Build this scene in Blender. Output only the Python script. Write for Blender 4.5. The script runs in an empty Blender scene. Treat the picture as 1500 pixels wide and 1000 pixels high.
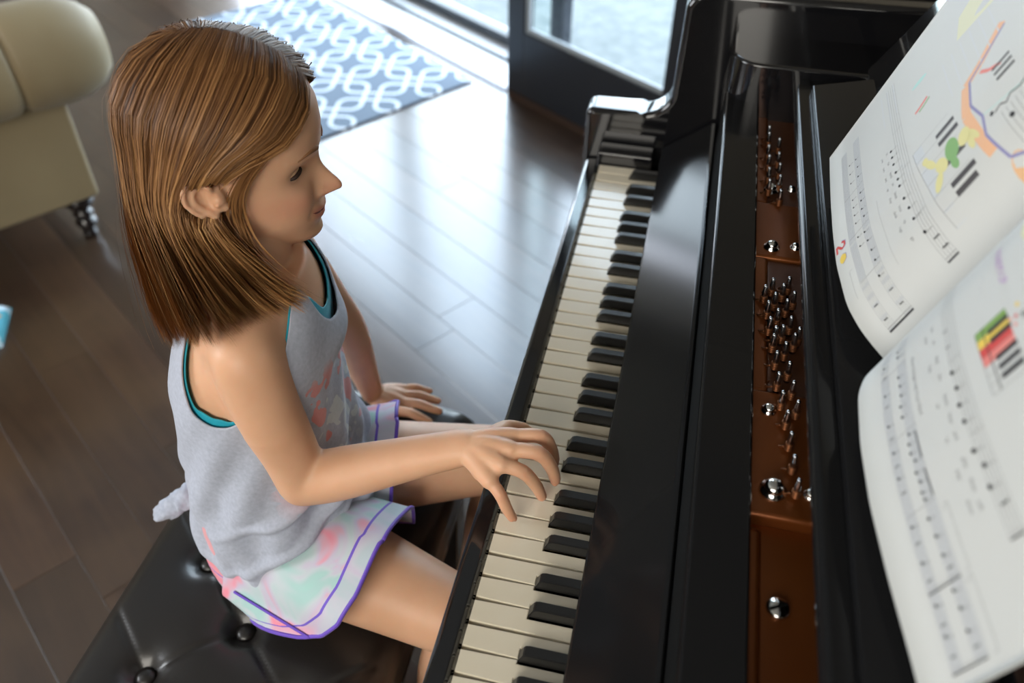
import bpy, bmesh, math, random
import numpy as np
from mathutils import Vector, Matrix

# ------------------------------------------------------------ camera, world, light, exposure
S = bpy.context.scene
COL = S.collection
random.seed(7)
RNG = np.random.default_rng(11)

cam_d = bpy.data.cameras.new('camera')
cam = bpy.data.objects.new('camera', cam_d)
COL.objects.link(cam)
cam_d.sensor_width = 36.0
cam_d.lens = 29.52
cam_d.clip_start = 0.05
cam.location = (0.1110, -1.1280, 1.3900)
cam.rotation_euler = (math.radians(47.401), math.radians(-0.733), math.radians(12.746))
cam_d.dof.use_dof = True
cam_d.dof.focus_distance = 0.80
cam_d.dof.aperture_fstop = 3.7
S.camera = cam

S.view_settings.view_transform = 'Standard'
S.view_settings.look = 'None'
S.view_settings.exposure = 0.0
S.view_settings.gamma = 1.0
S.view_settings.use_curve_mapping = False
S.cycles.max_bounces = 8
S.cycles.diffuse_bounces = 4
S.cycles.glossy_bounces = 4
S.cycles.transparent_max_bounces = 12
S.cycles.use_denoising = True

w = bpy.data.worlds.new('sky')
S.world = w
w.use_nodes = True
nt = w.node_tree
bg = nt.nodes['Background']
tc = nt.nodes.new('ShaderNodeTexCoord')
sx = nt.nodes.new('ShaderNodeSeparateXYZ')
cr = nt.nodes.new('ShaderNodeValToRGB')
nt.links.new(tc.outputs['Generated'], sx.inputs[0])
nt.links.new(sx.outputs['Z'], cr.inputs[0])
nt.links.new(cr.outputs[0], bg.inputs[0])
cr.color_ramp.elements[0].position = 0.0
cr.color_ramp.elements[0].color = (0.84, 0.90, 1.0, 1)
cr.color_ramp.elements[1].position = 0.8
cr.color_ramp.elements[1].color = (0.66, 0.78, 1.0, 1)
bg.inputs[1].default_value = 11.0


def area(name, loc, target, sx_, sy_, power, color):
    l = bpy.data.lights.new(name, 'AREA')
    l.shape = 'RECTANGLE'
    l.size = sx_
    l.size_y = sy_
    l.energy = power
    l.color = color
    o = bpy.data.objects.new(name, l)
    COL.objects.link(o)
    o.location = loc
    o.rotation_euler = (Vector(target) - Vector(loc)).to_track_quat('-Z', 'Y').to_euler()
    return o


# daylight from the room's other windows (outside the frame)
area('window_daylight_left', (-3.4, -1.6, 1.7), (-0.3, -0.5, 0.7), 1.8, 1.4, 90, (0.93, 0.96, 1.0))
area('window_daylight_back', (-0.6, -3.4, 2.0), (-0.2, -0.5, 0.7), 2.2, 1.2, 78, (1.0, 0.95, 0.86))

# ------------------------------------------------------------ materials
def lin(c):
    return tuple((x / 12.92 if x <= 0.04045 else ((x + 0.055) / 1.055) ** 2.4) for x in c)


def rgb(r, g, b):
    return lin((r / 255, g / 255, b / 255)) + (1,)


def mat(name, col, rough=0.5, metal=0.0, coat=0.0, spec=0.5, sss=0.0, sssr=(0.01, 0.004, 0.002), bump=None, var=None, ior=None,
        sheen=0.0, objvar=0.0):
    """Principled; var=(scale, other colour, detail, contrast lo, hi); bump=(scale, strength, distance)"""
    m = bpy.data.materials.new(name)
    m.use_nodes = True
    n = m.node_tree
    b = n.nodes['Principled BSDF']
    b.inputs['Base Color'].default_value = col
    b.inputs['Roughness'].default_value = rough
    b.inputs['Metallic'].default_value = metal
    b.inputs['Coat Weight'].default_value = coat
    b.inputs['Coat Roughness'].default_value = 0.03
    b.inputs['Specular IOR Level'].default_value = spec
    if ior:
        b.inputs['IOR'].default_value = ior
    if sss:
        b.inputs['Subsurface Weight'].default_value = sss
        b.inputs['Subsurface Radius'].default_value = (1, 0.4, 0.25)
        b.inputs['Subsurface Scale'].default_value = 0.006
    if sheen:
        b.inputs['Sheen Weight'].default_value = sheen
    t = n.nodes.new('ShaderNodeTexCoord')
    if var:
        ns = n.nodes.new('ShaderNodeTexNoise')
        ns.inputs['Scale'].default_value = var[0]
        ns.inputs['Detail'].default_value = var[2]
        n.links.new(t.outputs['Object'], ns.inputs['Vector'])
        mr = n.nodes.new('ShaderNodeMapRange')
        mr.inputs['From Min'].default_value = var[3]
        mr.inputs['From Max'].default_value = var[4]
        n.links.new(ns.outputs['Fac'], mr.inputs['Value'])
        mx = n.nodes.new('ShaderNodeMix')
        mx.data_type = 'RGBA'
        n.links.new(mr.outputs[0], mx.inputs['Factor'])
        mx.inputs['A'].default_value = col
        mx.inputs['B'].default_value = var[1]
        out = mx.outputs['Result']
        if objvar:
            oi = n.nodes.new('ShaderNodeObjectInfo')
            m2 = n.nodes.new('ShaderNodeMapRange')
            m2.inputs['To Min'].default_value = 1 - objvar
            m2.inputs['To Max'].default_value = 1 + objvar
            n.links.new(oi.outputs['Random'], m2.inputs['Value'])
            hs = n.nodes.new('ShaderNodeHueSaturation')
            n.links.new(m2.outputs[0], hs.inputs['Value'])
            n.links.new(out, hs.inputs['Color'])
            out = hs.outputs[0]
        n.links.new(out, b.inputs['Base Color'])
    if bump:
        ns = n.nodes.new('ShaderNodeTexNoise')
        ns.inputs['Scale'].default_value = bump[0]
        ns.inputs['Detail'].default_value = 3
        n.links.new(t.outputs['Object'], ns.inputs['Vector'])
        bp = n.nodes.new('ShaderNodeBump')
        bp.inputs['Strength'].default_value = bump[1]
        bp.inputs['Distance'].default_value = bump[2]
        n.links.new(ns.outputs['Fac'], bp.inputs['Height'])
        n.links.new(bp.outputs[0], b.inputs['Normal'])
    return m


M = {}
M['piano'] = mat('polished_black', (0.006, 0.006, 0.007, 1), 0.09, coat=0.6)
M['piano_satin'] = mat('black_with_dust', (0.009, 0.009, 0.0095, 1), 0.12, spec=0.2)
M['gap_shade'] = mat('gap_shade_black', (0.002, 0.002, 0.002, 1), 0.9, spec=0.1)  # near-black colour stands in for shade in gaps and the screw slot
M['ivory'] = mat('white_key_plastic', rgb(222, 213, 193), 0.22, coat=0.25, var=(14, rgb(214, 204, 182), 2, 0.3, 0.7))
M['ebony'] = mat('black_key_plastic', (0.010, 0.010, 0.010, 1), 0.30, spec=0.45)
M['felt'] = mat('red_felt', rgb(90, 20, 20), 0.95, bump=(600, 0.3, 0.001))
M['copper'] = mat('bronze_plate_paint', (0.22, 0.066, 0.014, 1), 0.30, metal=0.55, bump=(500, 0.12, 0.0006), var=(9, (0.16, 0.044, 0.010, 1), 3, 0.3, 0.75))
M['pinblock'] = mat('dark_bronze', (0.10, 0.035, 0.014, 1), 0.5, metal=0.4, bump=(300, 0.2, 0.001))
M['chrome'] = mat('nickel', (0.72, 0.72, 0.70, 1), 0.14, metal=1.0)
M['steel'] = mat('tuning_pin_steel', (0.45, 0.46, 0.48, 1), 0.22, metal=1.0)
M['string'] = mat('copper_string', (0.20, 0.075, 0.03, 1), 0.4, metal=0.8)
M['leather'] = mat('black_leather', (0.013, 0.011, 0.010, 1), 0.38, coat=0.30, bump=(420, 0.18, 0.0006), spec=0.5)
M['leather'].node_tree.nodes['Principled BSDF'].inputs['Coat Roughness'].default_value = 0.16
M['benchwood'] = mat('black_lacquer', (0.008, 0.008, 0.008, 1), 0.15, coat=0.4)
M['paper'] = mat('book_paper', rgb(200, 202, 200), 0.55, spec=0.4)
M['ink'] = mat('black_ink', (0.02, 0.02, 0.022, 1), 0.6)
M['greyink'] = mat('grey_ink', (0.22, 0.22, 0.23, 1), 0.6)
M['paleink'] = mat('pale_grey_ink', rgb(200, 203, 206), 0.6)
for k, c in dict(green=(122, 160, 78), yellow=(226, 196, 84), red=(206, 74, 70), pink=(222, 130, 122), purple=(176, 132, 190),
                 orange=(228, 178, 140), blue=(140, 138, 180), teal=(176, 214, 208), paleyellow=(214, 214, 184), band=(190, 193, 195), cream=(216, 210, 150),
                 keygrey=(196, 201, 205), darkgrey=(72, 70, 72), softgreen=(128, 172, 110), tan=(222, 176, 130)).items():
    M['p_' + k] = mat('print_' + k, rgb(*c), 0.6)
M['sofa'] = mat('cream_leather', rgb(146, 131, 100), 0.55, bump=(160, 0.08, 0.001), var=(5, rgb(136, 121, 92), 3, 0.3, 0.7), sheen=0.1)
M['darkwood'] = mat('dark_turned_wood', (0.012, 0.009, 0.010, 1), 0.12, coat=0.8)
M['wall'] = mat('wall_paint', rgb(138, 130, 114), 0.85, bump=(300, 0.05, 0.0005))
M['ceil'] = mat('ceiling_paint', rgb(176, 174, 168), 0.9, bump=(300, 0.05, 0.0005))
M['frame'] = mat('dark_door_frame', (0.016, 0.019, 0.026, 1), 0.35, coat=0.1)
M['frame_edge'] = mat('dark_bronze_edge', (0.05, 0.028, 0.02, 1), 0.4)
M['sill'] = mat('pale_threshold', rgb(226, 226, 226), 0.35, bump=(80, 0.05, 0.001))
M['alu'] = mat('grey_track', rgb(110, 106, 112), 0.35, metal=0.5)
M['bead'] = mat('pale_glazing_bead', rgb(150, 156, 160), 0.4)
M['patio'] = mat('patio_concrete', rgb(116, 118, 116), 0.9, var=(18, rgb(98, 102, 100), 6, 0.35, 0.65), bump=(60, 0.4, 0.004))
M['subfloor'] = mat('floor_joint', (0.012, 0.008, 0.006, 1), 0.8)
M['teal_fabric'] = mat('teal_jersey', rgb(10, 160, 184), 0.6, sheen=0.2)
M['purple_trim'] = mat('purple_binding', rgb(104, 70, 190), 0.6, sheen=0.2)

# glass: clear with a fresnel sheen
g = bpy.data.materials.new('window_glass')
g.use_nodes = True
n = g.node_tree
for x in list(n.nodes):
    if x.type != 'OUTPUT_MATERIAL':
        n.nodes.remove(x)
tr = n.nodes.new('ShaderNodeBsdfTransparent')
tr.inputs[0].default_value = (0.90, 0.94, 0.93, 1)
gl = n.nodes.new('ShaderNodeBsdfGlossy')
gl.inputs['Roughness'].default_value = 0.02
fr = n.nodes.new('ShaderNodeFresnel')
fr.inputs[0].default_value = 1.45
mx = n.nodes.new('ShaderNodeMixShader')
ge = n.nodes.new('ShaderNodeNewGeometry')
ma = n.nodes.new('ShaderNodeMath')
ma.operation = 'SUBTRACT'
ma.inputs[0].default_value = 1.0
n.links.new(ge.outputs['Backfacing'], ma.inputs[1])
mb = n.nodes.new('ShaderNodeMath')
mb.operation = 'MULTIPLY'
n.links.new(fr.outputs[0], mb.inputs[0])
n.links.new(ma.outputs[0], mb.inputs[1])
n.links.new(mb.outputs[0], mx.inputs[0])
n.links.new(tr.outputs[0], mx.inputs[1])
n.links.new(gl.outputs[0], mx.inputs[2])
n.links.new(mx.outputs[0], n.nodes['Material Output'].inputs[0])
M['glass'] = g


def nodes_of(name, rough=0.5):
    m = bpy.data.materials.new(name)
    m.use_nodes = True
    n = m.node_tree
    b = n.nodes['Principled BSDF']
    b.inputs['Roughness'].default_value = rough
    return m, n, b


def N(n, typ, **kw):
    x = n.nodes.new(typ)
    for k, v in kw.items():
        setattr(x, k, v)
    return x


def mathn(n, op, a, b=None, c=None):
    x = n.nodes.new('ShaderNodeMath')
    x.operation = op
    for i, v in enumerate((a, b, c)):
        if v is None:
            continue
        if isinstance(v, (int, float)):
            x.inputs[i].default_value = v
        else:
            n.links.new(v, x.inputs[i])
    return x.outputs[0]


def mixc(n, fac, a, b):
    x = n.nodes.new('ShaderNodeMix')
    x.data_type = 'RGBA'
    for s_, v in (('Factor', fac), ('A', a), ('B', b)):
        if isinstance(v, (int, float)):
            x.inputs[s_].default_value = v
        elif isinstance(v, tuple):
            x.inputs[s_].default_value = v
        else:
            n.links.new(v, x.inputs[s_])
    return x.outputs['Result']


# wooden floor boards: grain runs along local X
m, n, b = nodes_of('dark_floor_board', 0.24)
t = N(n, 'ShaderNodeTexCoord')
oi = N(n, 'ShaderNodeObjectInfo')
off = N(n, 'ShaderNodeVectorMath', operation='ADD')
mp = N(n, 'ShaderNodeMapping')
mp.inputs['Scale'].default_value = (2.2, 26, 26)
n.links.new(t.outputs['Object'], off.inputs[0])
sc = N(n, 'ShaderNodeVectorMath', operation='SCALE')
sc.inputs[0].default_value = (40, 17, 5)
n.links.new(oi.outputs['Random'], sc.inputs['Scale'])
n.links.new(sc.outputs[0], off.inputs[1])
n.links.new(off.outputs[0], mp.inputs[0])
ns = N(n, 'ShaderNodeTexNoise')
ns.inputs['Scale'].default_value = 1.0
ns.inputs['Detail'].default_value = 6
ns.inputs['Distortion'].default_value = 1.2
n.links.new(mp.outputs[0], ns.inputs['Vector'])
c = mixc(n, ns.outputs['Fac'], (0.016, 0.0075, 0.0045, 1), (0.070, 0.035, 0.019, 1))
ns2 = N(n, 'ShaderNodeTexNoise')
ns2.inputs['Scale'].default_value = 5
ns2.inputs['Detail'].default_value = 3
n.links.new(off.outputs[0], ns2.inputs['Vector'])
mr = N(n, 'ShaderNodeMapRange')
mr.inputs['From Min'].default_value = 0.35
mr.inputs['From Max'].default_value = 0.7
n.links.new(ns2.outputs['Fac'], mr.inputs['Value'])
c = mixc(n, mathn(n, 'MULTIPLY', mr.outputs[0], 0.5), c, (0.085, 0.048, 0.024, 1))
hs = N(n, 'ShaderNodeHueSaturation')
n.links.new(c, hs.inputs['Color'])
n.links.new(mathn(n, 'ADD', mathn(n, 'MULTIPLY', oi.outputs['Random'], 0.5), 0.70), hs.inputs['Value'])
n.links.new(hs.outputs[0], b.inputs['Base Color'])
b.inputs['Coat Weight'].default_value = 0.8
b.inputs['Coat Roughness'].default_value = 0.20
b.inputs['Coat IOR'].default_value = 1.9
n.links.new(mathn(n, 'ADD', mathn(n, 'MULTIPLY', ns.outputs['Fac'], 0.16), 0.24), b.inputs['Roughness'])
bp = N(n, 'ShaderNodeBump')
bp.inputs['Strength'].default_value = 0.15
bp.inputs['Distance'].default_value = 0.002
n.links.new(ns.outputs['Fac'], bp.inputs['Height'])
n.links.new(bp.outputs[0], b.inputs['Normal'])
M['board'] = m

# rug: interlocked rounded-square rings woven in white on grey-blue
m, n, b = nodes_of('rug_weave', 0.95)
t = N(n, 'ShaderNodeTexCoord')
sp = N(n, 'ShaderNodeSeparateXYZ')
rot = N(n, 'ShaderNodeMapping')
rot.inputs['Rotation'].default_value = (0, 0, math.radians(45))
n.links.new(t.outputs['Object'], rot.inputs[0])
n.links.new(rot.outputs[0], sp.inputs[0])
P_ = 0.26


def ring(ox, oy, half, rad, band):
    def cell(v, o):
        f = mathn(n, 'FRACT', mathn(n, 'ADD', mathn(n, 'DIVIDE', v, P_), o))
        return mathn(n, 'ABSOLUTE', mathn(n, 'SUBTRACT', f, 0.5))
    X_ = mathn(n, 'MAXIMUM', mathn(n, 'SUBTRACT', cell(sp.outputs[0], ox), half - rad), 0.0)
    Y_ = mathn(n, 'MAXIMUM', mathn(n, 'SUBTRACT', cell(sp.outputs[1], oy), half - rad), 0.0)
    d = mathn(n, 'SQRT', mathn(n, 'ADD', mathn(n, 'MULTIPLY', X_, X_), mathn(n, 'MULTIPLY', Y_, Y_)))
    e = mathn(n, 'ABSOLUTE', mathn(n, 'SUBTRACT', d, rad))
    return mathn(n, 'LESS_THAN', e, band)


r1 = ring(0.0, 0.0, 0.405, 0.16, 0.027)
r2 = ring(0.5, 0.5, 0.405, 0.16, 0.027)
u_ = mathn(n, 'MAXIMUM', r1, r2)
ns = N(n, 'ShaderNodeTexNoise')
ns.inputs['Scale'].default_value = 260
n.links.new(t.outputs['Object'], ns.inputs['Vector'])
base = mixc(n, ns.outputs['Fac'], rgb(92, 106, 122), rgb(128, 140, 152))
white = mixc(n, ns.outputs['Fac'], rgb(196, 206, 216), rgb(236, 240, 244))
n.links.new(mixc(n, u_, base, white), b.inputs['Base Color'])
bp = N(n, 'ShaderNodeBump')
bp.inputs['Strength'].default_value = 0.5
bp.inputs['Distance'].default_value = 0.003
n.links.new(mathn(n, 'ADD', ns.outputs['Fac'], u_), bp.inputs['Height'])
n.links.new(bp.outputs[0], b.inputs['Normal'])
M['rug'] = m

# skin, with the lips' and nails' own colours from an attribute
m, n, b = nodes_of('skin', 0.45)
at = N(n, 'ShaderNodeAttribute')
at.attribute_name = 'tint'
t = N(n, 'ShaderNodeTexCoord')
ns = N(n, 'ShaderNodeTexNoise')
ns.inputs['Scale'].default_value = 26
ns.inputs['Detail'].default_value = 4
n.links.new(t.outputs['Object'], ns.inputs['Vector'])
sk = mixc(n, ns.outputs['Fac'], rgb(210, 160, 126), rgb(226, 180, 148))
sk = mixc(n, mathn(n, 'MULTIPLY', at.outputs['Fac'], 1.0), sk, rgb(196, 108, 92))
n.links.new(sk, b.inputs['Base Color'])
b.inputs['Subsurface Weight'].default_value = 0.25
b.inputs['Subsurface Radius'].default_value = (1, 0.35, 0.2)
b.inputs['Subsurface Scale'].default_value = 0.006
b.inputs['Specular IOR Level'].default_value = 0.35
bp = N(n, 'ShaderNodeBump')
bp.inputs['Strength'].default_value = 0.12
bp.inputs['Distance'].default_value = 0.0004
ns3 = N(n, 'ShaderNodeTexNoise')
ns3.inputs['Scale'].default_value = 900
n.links.new(t.outputs['Object'], ns3.inputs['Vector'])
n.links.new(ns3.outputs['Fac'], bp.inputs['Height'])
n.links.new(bp.outputs[0], b.inputs['Normal'])
M['skin'] = m

# heather grey jersey, coral print on the chest by attribute
m, n, b = nodes_of('heather_grey_jersey', 0.85)
t = N(n, 'ShaderNodeTexCoord')
ns = N(n, 'ShaderNodeTexNoise')
ns.inputs['Scale'].default_value = 240
ns.inputs['Detail'].default_value = 3
n.links.new(t.outputs['Object'], ns.inputs['Vector'])
c = mixc(n, ns.outputs['Fac'], rgb(152, 158, 174), rgb(190, 196, 212))
at = N(n, 'ShaderNodeAttribute')
at.attribute_name = 'front'
ns2 = N(n, 'ShaderNodeTexNoise')
ns2.inputs['Scale'].default_value = 34
ns2.inputs['Detail'].default_value = 2
n.links.new(t.outputs['Object'], ns2.inputs['Vector'])
pm = mathn(n, 'MULTIPLY', at.outputs['Fac'], mathn(n, 'GREATER_THAN', ns2.outputs['Fac'], 0.56))
c = mixc(n, mathn(n, 'MULTIPLY', pm, 0.75), c, rgb(226, 128, 116))
pm2 = mathn(n, 'MULTIPLY', at.outputs['Fac'], mathn(n, 'LESS_THAN', ns2.outputs['Fac'], 0.40))
c = mixc(n, mathn(n, 'MULTIPLY', pm2, 0.6), c, rgb(214, 220, 216))
n.links.new(c, b.inputs['Base Color'])
b.inputs['Sheen Weight'].default_value = 0.25
bp = N(n, 'ShaderNodeBump')
bp.inputs['Strength'].default_value = 0.2
bp.inputs['Distance'].default_value = 0.0006
n.links.new(ns.outputs['Fac'], bp.inputs['Height'])
n.links.new(bp.outputs[0], b.inputs['Normal'])
M['jersey'] = m

# tie-dye shorts; attribute 'edge' = distance from the hem (m)
m, n, b = nodes_of('tie_dye', 0.75)
t = N(n, 'ShaderNodeTexCoord')
ns = N(n, 'ShaderNodeTexNoise')
ns.inputs['Scale'].default_value = 17
ns.inputs['Detail'].default_value = 2
ns.inputs['Distortion'].default_value = 0.8
n.links.new(t.outputs['Object'], ns.inputs['Vector'])
rp = N(n, 'ShaderNodeValToRGB')
rp.color_ramp.elements[0].position = 0.30
rp.color_ramp.elements[0].color = rgb(160, 206, 198)
rp.color_ramp.elements[1].position = 0.70
rp.color_ramp.elements[1].color = rgb(232, 140, 158)
for p_, cc in ((0.44, rgb(166, 200, 198)), (0.53, rgb(190, 200, 206)), (0.59, rgb(196, 186, 206)), (0.65, rgb(222, 160, 178))):
    e = rp.color_ramp.elements.new(p_)
    e.color = cc
n.links.new(ns.outputs['Fac'], rp.inputs[0])
at = N(n, 'ShaderNodeAttribute')
at.attribute_name = 'edge'
e_ = at.outputs['Fac']
band = mixc(n, 0.45, rp.outputs[0], rgb(196, 184, 204))
c = mixc(n, mathn(n, 'LESS_THAN', e_, 0.024), rp.outputs[0], band)
l1 = mathn(n, 'LESS_THAN', mathn(n, 'ABSOLUTE', mathn(n, 'SUBTRACT', e_, 0.024)), 0.0016)
c = mixc(n, l1, c, rgb(110, 84, 196))
wb = mathn(n, 'GREATER_THAN', e_, 0.3)
c = mixc(n, mathn(n, 'MULTIPLY', wb, 0.75), c, rgb(236, 140, 150))
l2 = mathn(n, 'LESS_THAN', mathn(n, 'ABSOLUTE', mathn(n, 'SUBTRACT', e_, 0.3)), 0.006)
c = mixc(n, l2, c, rgb(126, 96, 200))
n.links.new(c, b.inputs['Base Color'])
b.inputs['Sheen Weight'].default_value = 0.2
M['tiedye'] = m

# hair
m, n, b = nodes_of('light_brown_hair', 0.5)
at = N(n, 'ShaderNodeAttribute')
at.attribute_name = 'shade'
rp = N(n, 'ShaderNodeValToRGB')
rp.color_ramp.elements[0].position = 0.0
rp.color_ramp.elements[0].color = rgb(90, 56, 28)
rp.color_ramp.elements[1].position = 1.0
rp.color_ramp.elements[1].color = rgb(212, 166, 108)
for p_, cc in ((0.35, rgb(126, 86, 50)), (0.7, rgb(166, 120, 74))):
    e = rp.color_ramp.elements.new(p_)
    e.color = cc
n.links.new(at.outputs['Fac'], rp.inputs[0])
n.links.new(rp.outputs[0], b.inputs['Base Color'])
b.inputs['Specular IOR Level'].default_value = 0.32
M['hair'] = m
M['hair_under'] = mat('hair_underlayer', rgb(112, 70, 36), 0.6)
M['eyewhite'] = mat('eye_white', rgb(176, 168, 162), 0.15)
M['iris'] = mat('iris', rgb(60, 48, 42), 0.1)
M['lash'] = mat('dark_lash', rgb(48, 30, 22), 0.7)
M['lipline'] = mat('lip_line', rgb(120, 58, 52), 0.5)
M['brow'] = mat('brown_brow', rgb(142, 98, 64), 0.8)


# ------------------------------------------------------------ helpers
def meta(o, label=None, cat=None, group=None, kind=None):
    if label:
        o['label'] = label
    if cat:
        o['category'] = cat
    if group:
        o['group'] = group
    if kind:
        o['kind'] = kind
    return o


def empty(name, loc, label, cat, group=None):
    o = bpy.data.objects.new(name, None)
    COL.objects.link(o)
    o.location = loc
    o.empty_display_size = 0.05
    bpy.context.view_layer.update()
    return meta(o, label, cat, group)


def link(name, me, m, parent=None, smooth=True):
    me.materials.append(m)
    if smooth:
        me.polygons.foreach_set('use_smooth', [True] * len(me.polygons))
    o = bpy.data.objects.new(name, me)
    COL.objects.link(o)
    if parent is not None:
        o.parent = parent
        bpy.context.view_layer.update()
        o.matrix_parent_inverse = parent.matrix_world.inverted()
    return o


def mobj(name, v, f, m, parent=None, smooth=True):
    me = bpy.data.meshes.new(name)
    me.from_pydata([tuple(map(float, x)) for x in v], [], [tuple(x) for x in f])
    me.update()
    return link(name, me, m, parent, smooth)


def copy_of(o, loc, parent, rot=None):
    c = o.copy()
    COL.objects.link(c)
    c.parent = parent
    c.matrix_parent_inverse = o.matrix_parent_inverse.copy()
    c.location = loc
    if rot is not None:
        c.rotation_euler = rot
    return c


def autosmooth(o, ang=35):
    me = o.data
    bm = bmesh.new()
    bm.from_mesh(me)
    for e in bm.edges:
        e.smooth = e.calc_face_angle(0) < math.radians(ang)
    for f in bm.faces:
        f.smooth = True
    bm.to_mesh(me)
    bm.free()
    return o


def box(name, lo, hi, m, parent=None, bev=0.0, seg=2, origin=None):
    lo = Vector(lo)
    hi = Vector(hi)
    bm = bmesh.new()
    bmesh.ops.create_cube(bm, size=1)
    for v in bm.verts:
        v.co = Vector((lo[i] + (v.co[i] + 0.5) * (hi[i] - lo[i]) for i in range(3)))
    if bev:
        bmesh.ops.bevel(bm, geom=list(bm.edges), offset=bev, segments=seg, profile=0.5, affect='EDGES')
    me = bpy.data.meshes.new(name)
    bm.to_mesh(me)
    bm.free()
    o = link(name, me, m, parent, smooth=bool(bev))
    if bev:
        wnorm(autosmooth(o, 50))
    return o


def wnorm(o):
    m_ = o.modifiers.new('normals', 'WEIGHTED_NORMAL')
    m_.keep_sharp = True
    m_.weight = 100
    return o


def prism(name, prof, y0, y1, m, parent=None, bev=0.0, seg=2, ang=35):
    """profile in XZ swept along Y"""
    k = len(prof)
    v = [(p[0], y0, p[1]) for p in prof] + [(p[0], y1, p[1]) for p in prof]
    f = [tuple(range(k)), tuple(range(2 * k - 1, k - 1, -1))] + [(i, i + k, (i + 1) % k + k, (i + 1) % k) for i in range(k)]
    bm = bmesh.new()
    vs = [bm.verts.new(x) for x in v]
    for q in f:
        bm.faces.new([vs[i] for i in q])
    bmesh.ops.recalc_face_normals(bm, faces=bm.faces)
    if bev:
        es = [e for e in bm.edges if e.calc_face_angle(0) > math.radians(30)]
        bmesh.ops.bevel(bm, geom=es, offset=bev, segments=seg, profile=0.5, affect='EDGES')
    me = bpy.data.meshes.new(name)
    bm.to_mesh(me)
    bm.free()
    o = link(name, me, m, parent)
    return wnorm(autosmooth(o, ang))


def lathe(prof, n=24, center=(0, 0, 0)):
    """profile (r,z) from bottom to top around Z"""
    v = []
    f = []
    for r, z in prof:
        for i in range(n):
            a = 2 * math.pi * i / n
            v.append((center[0] + r * math.cos(a), center[1] + r * math.sin(a), center[2] + z))
    for j in range(len(prof) - 1):
        for i in range(n):
            f.append((j * n + i, j * n + (i + 1) % n, (j + 1) * n + (i + 1) % n, (j + 1) * n + i))
    f.append(tuple(range(n - 1, -1, -1)))
    f.append(tuple((len(prof) - 1) * n + i for i in range(n)))
    return v, f


def slab(name, plan, z0, z1, m, parent=None, bev=0.003):
    k = len(plan)
    bm = bmesh.new()
    lo = [bm.verts.new((x, y, z0)) for x, y in plan]
    hi = [bm.verts.new((x, y, z1)) for x, y in plan]
    top = bm.faces.new(hi)
    bm.faces.new(lo[::-1])
    for i in range(k):
        bm.faces.new((lo[i], lo[(i + 1) % k], hi[(i + 1) % k], hi[i]))
    bmesh.ops.recalc_face_normals(bm, faces=bm.faces)
    bmesh.ops.bevel(bm, geom=list(top.edges), offset=bev, segments=3, profile=0.5, affect='EDGES')
    me = bpy.data.meshes.new(name)
    bm.to_mesh(me)
    bm.free()
    return wnorm(autosmooth(link(name, me, m, parent), 35))


def catmull(P, k=8):
    P = np.array(P, float)
    out = []
    m_ = len(P)
    for i in range(m_ - 1):
        p0 = P[max(i - 1, 0)]
        p1 = P[i]
        p2 = P[i + 1]
        p3 = P[min(i + 2, m_ - 1)]
        for j in range(k):
            t_ = j / k
            out.append(0.5 * ((2 * p1) + (-p0 + p2) * t_ + (2 * p0 - 5 * p1 + 4 * p2 - p3) * t_ ** 2 + (-p0 + 3 * p1 - 3 * p2 + p3) * t_ ** 3))
    out.append(P[-1])
    return np.array(out)


def frames(P):
    P = np.array(P, float)
    T = np.gradient(P, axis=0)
    T /= np.linalg.norm(T, axis=1)[:, None] + 1e-12
    ref = np.array([0, 0, 1.0]) if abs(T[0][2]) < 0.9 else np.array([1.0, 0, 0])
    U = []
    u = np.cross(T[0], ref)
    u /= np.linalg.norm(u)
    for t_ in T:
        u = u - t_ * (u @ t_)
        u /= np.linalg.norm(u)
        U.append(u)
    U = np.array(U)
    return T, U, np.cross(T, U)


def tube(P, R, n=20, k=6, closed=False, round_ends=True):
    """smooth tube through P; R = radius, or (r_u, r_v) per point"""
    P = np.array(P, float)
    R = np.array([(r, r) if np.isscalar(r) else tuple(r) for r in (R if not np.isscalar(R) else [R] * len(P))], float)
    Q = catmull(np.hstack([P, R]), k) if k > 1 else np.hstack([P, R])
    C_ = Q[:, :3]
    r = np.maximum(Q[:, 3:], 1e-5)
    T, U, V = frames(C_)
    rings = []
    if round_ends:
        for a in (80, 55, 30):
            s_, c_ = math.sin(math.radians(a)), math.cos(math.radians(a))
            rings.append((C_[0] - T[0] * r[0].mean() * s_, U[0], V[0], r[0] * c_))
    for i in range(len(C_)):
        rings.append((C_[i], U[i], V[i], r[i]))
    if round_ends:
        for a in (30, 55, 80):
            s_, c_ = math.sin(math.radians(a)), math.cos(math.radians(a))
            rings.append((C_[-1] + T[-1] * r[-1].mean() * s_, U[-1], V[-1], r[-1] * c_))
    v = []
    f = []
    for c_, u, w_, rr in rings:
        for i in range(n):
            a = 2 * math.pi * i / n
            v.append(c_ + u * math.cos(a) * rr[0] + w_ * math.sin(a) * rr[1])
    m_ = len(rings)
    for j in range(m_ - 1):
        for i in range(n):
            f.append((j * n + i, j * n + (i + 1) % n, (j + 1) * n + (i + 1) % n, (j + 1) * n + i))
    f.append(tuple(range(n - 1, -1, -1)))
    f.append(tuple((m_ - 1) * n + i for i in range(n)))
    return v, f


def join(parts):
    V = []
    F = []
    for v, f in parts:
        o = len(V)
        V.extend([tuple(x) for x in v])
        F.extend([tuple(i + o for i in q) for q in f])
    return V, F


def gridfaces(nu, nv, wrap=False):
    f = []
    for j in range(nv - 1):
        for i in range(nu if wrap else nu - 1):
            f.append((j * nu + i, j * nu + (i + 1) % nu, (j + 1) * nu + (i + 1) % nu, (j + 1) * nu + i))
    return f


def solidify(o, th, off=-1):
    m_ = o.modifiers.new('thickness', 'SOLIDIFY')
    m_.thickness = th
    m_.offset = off
    return o


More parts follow.
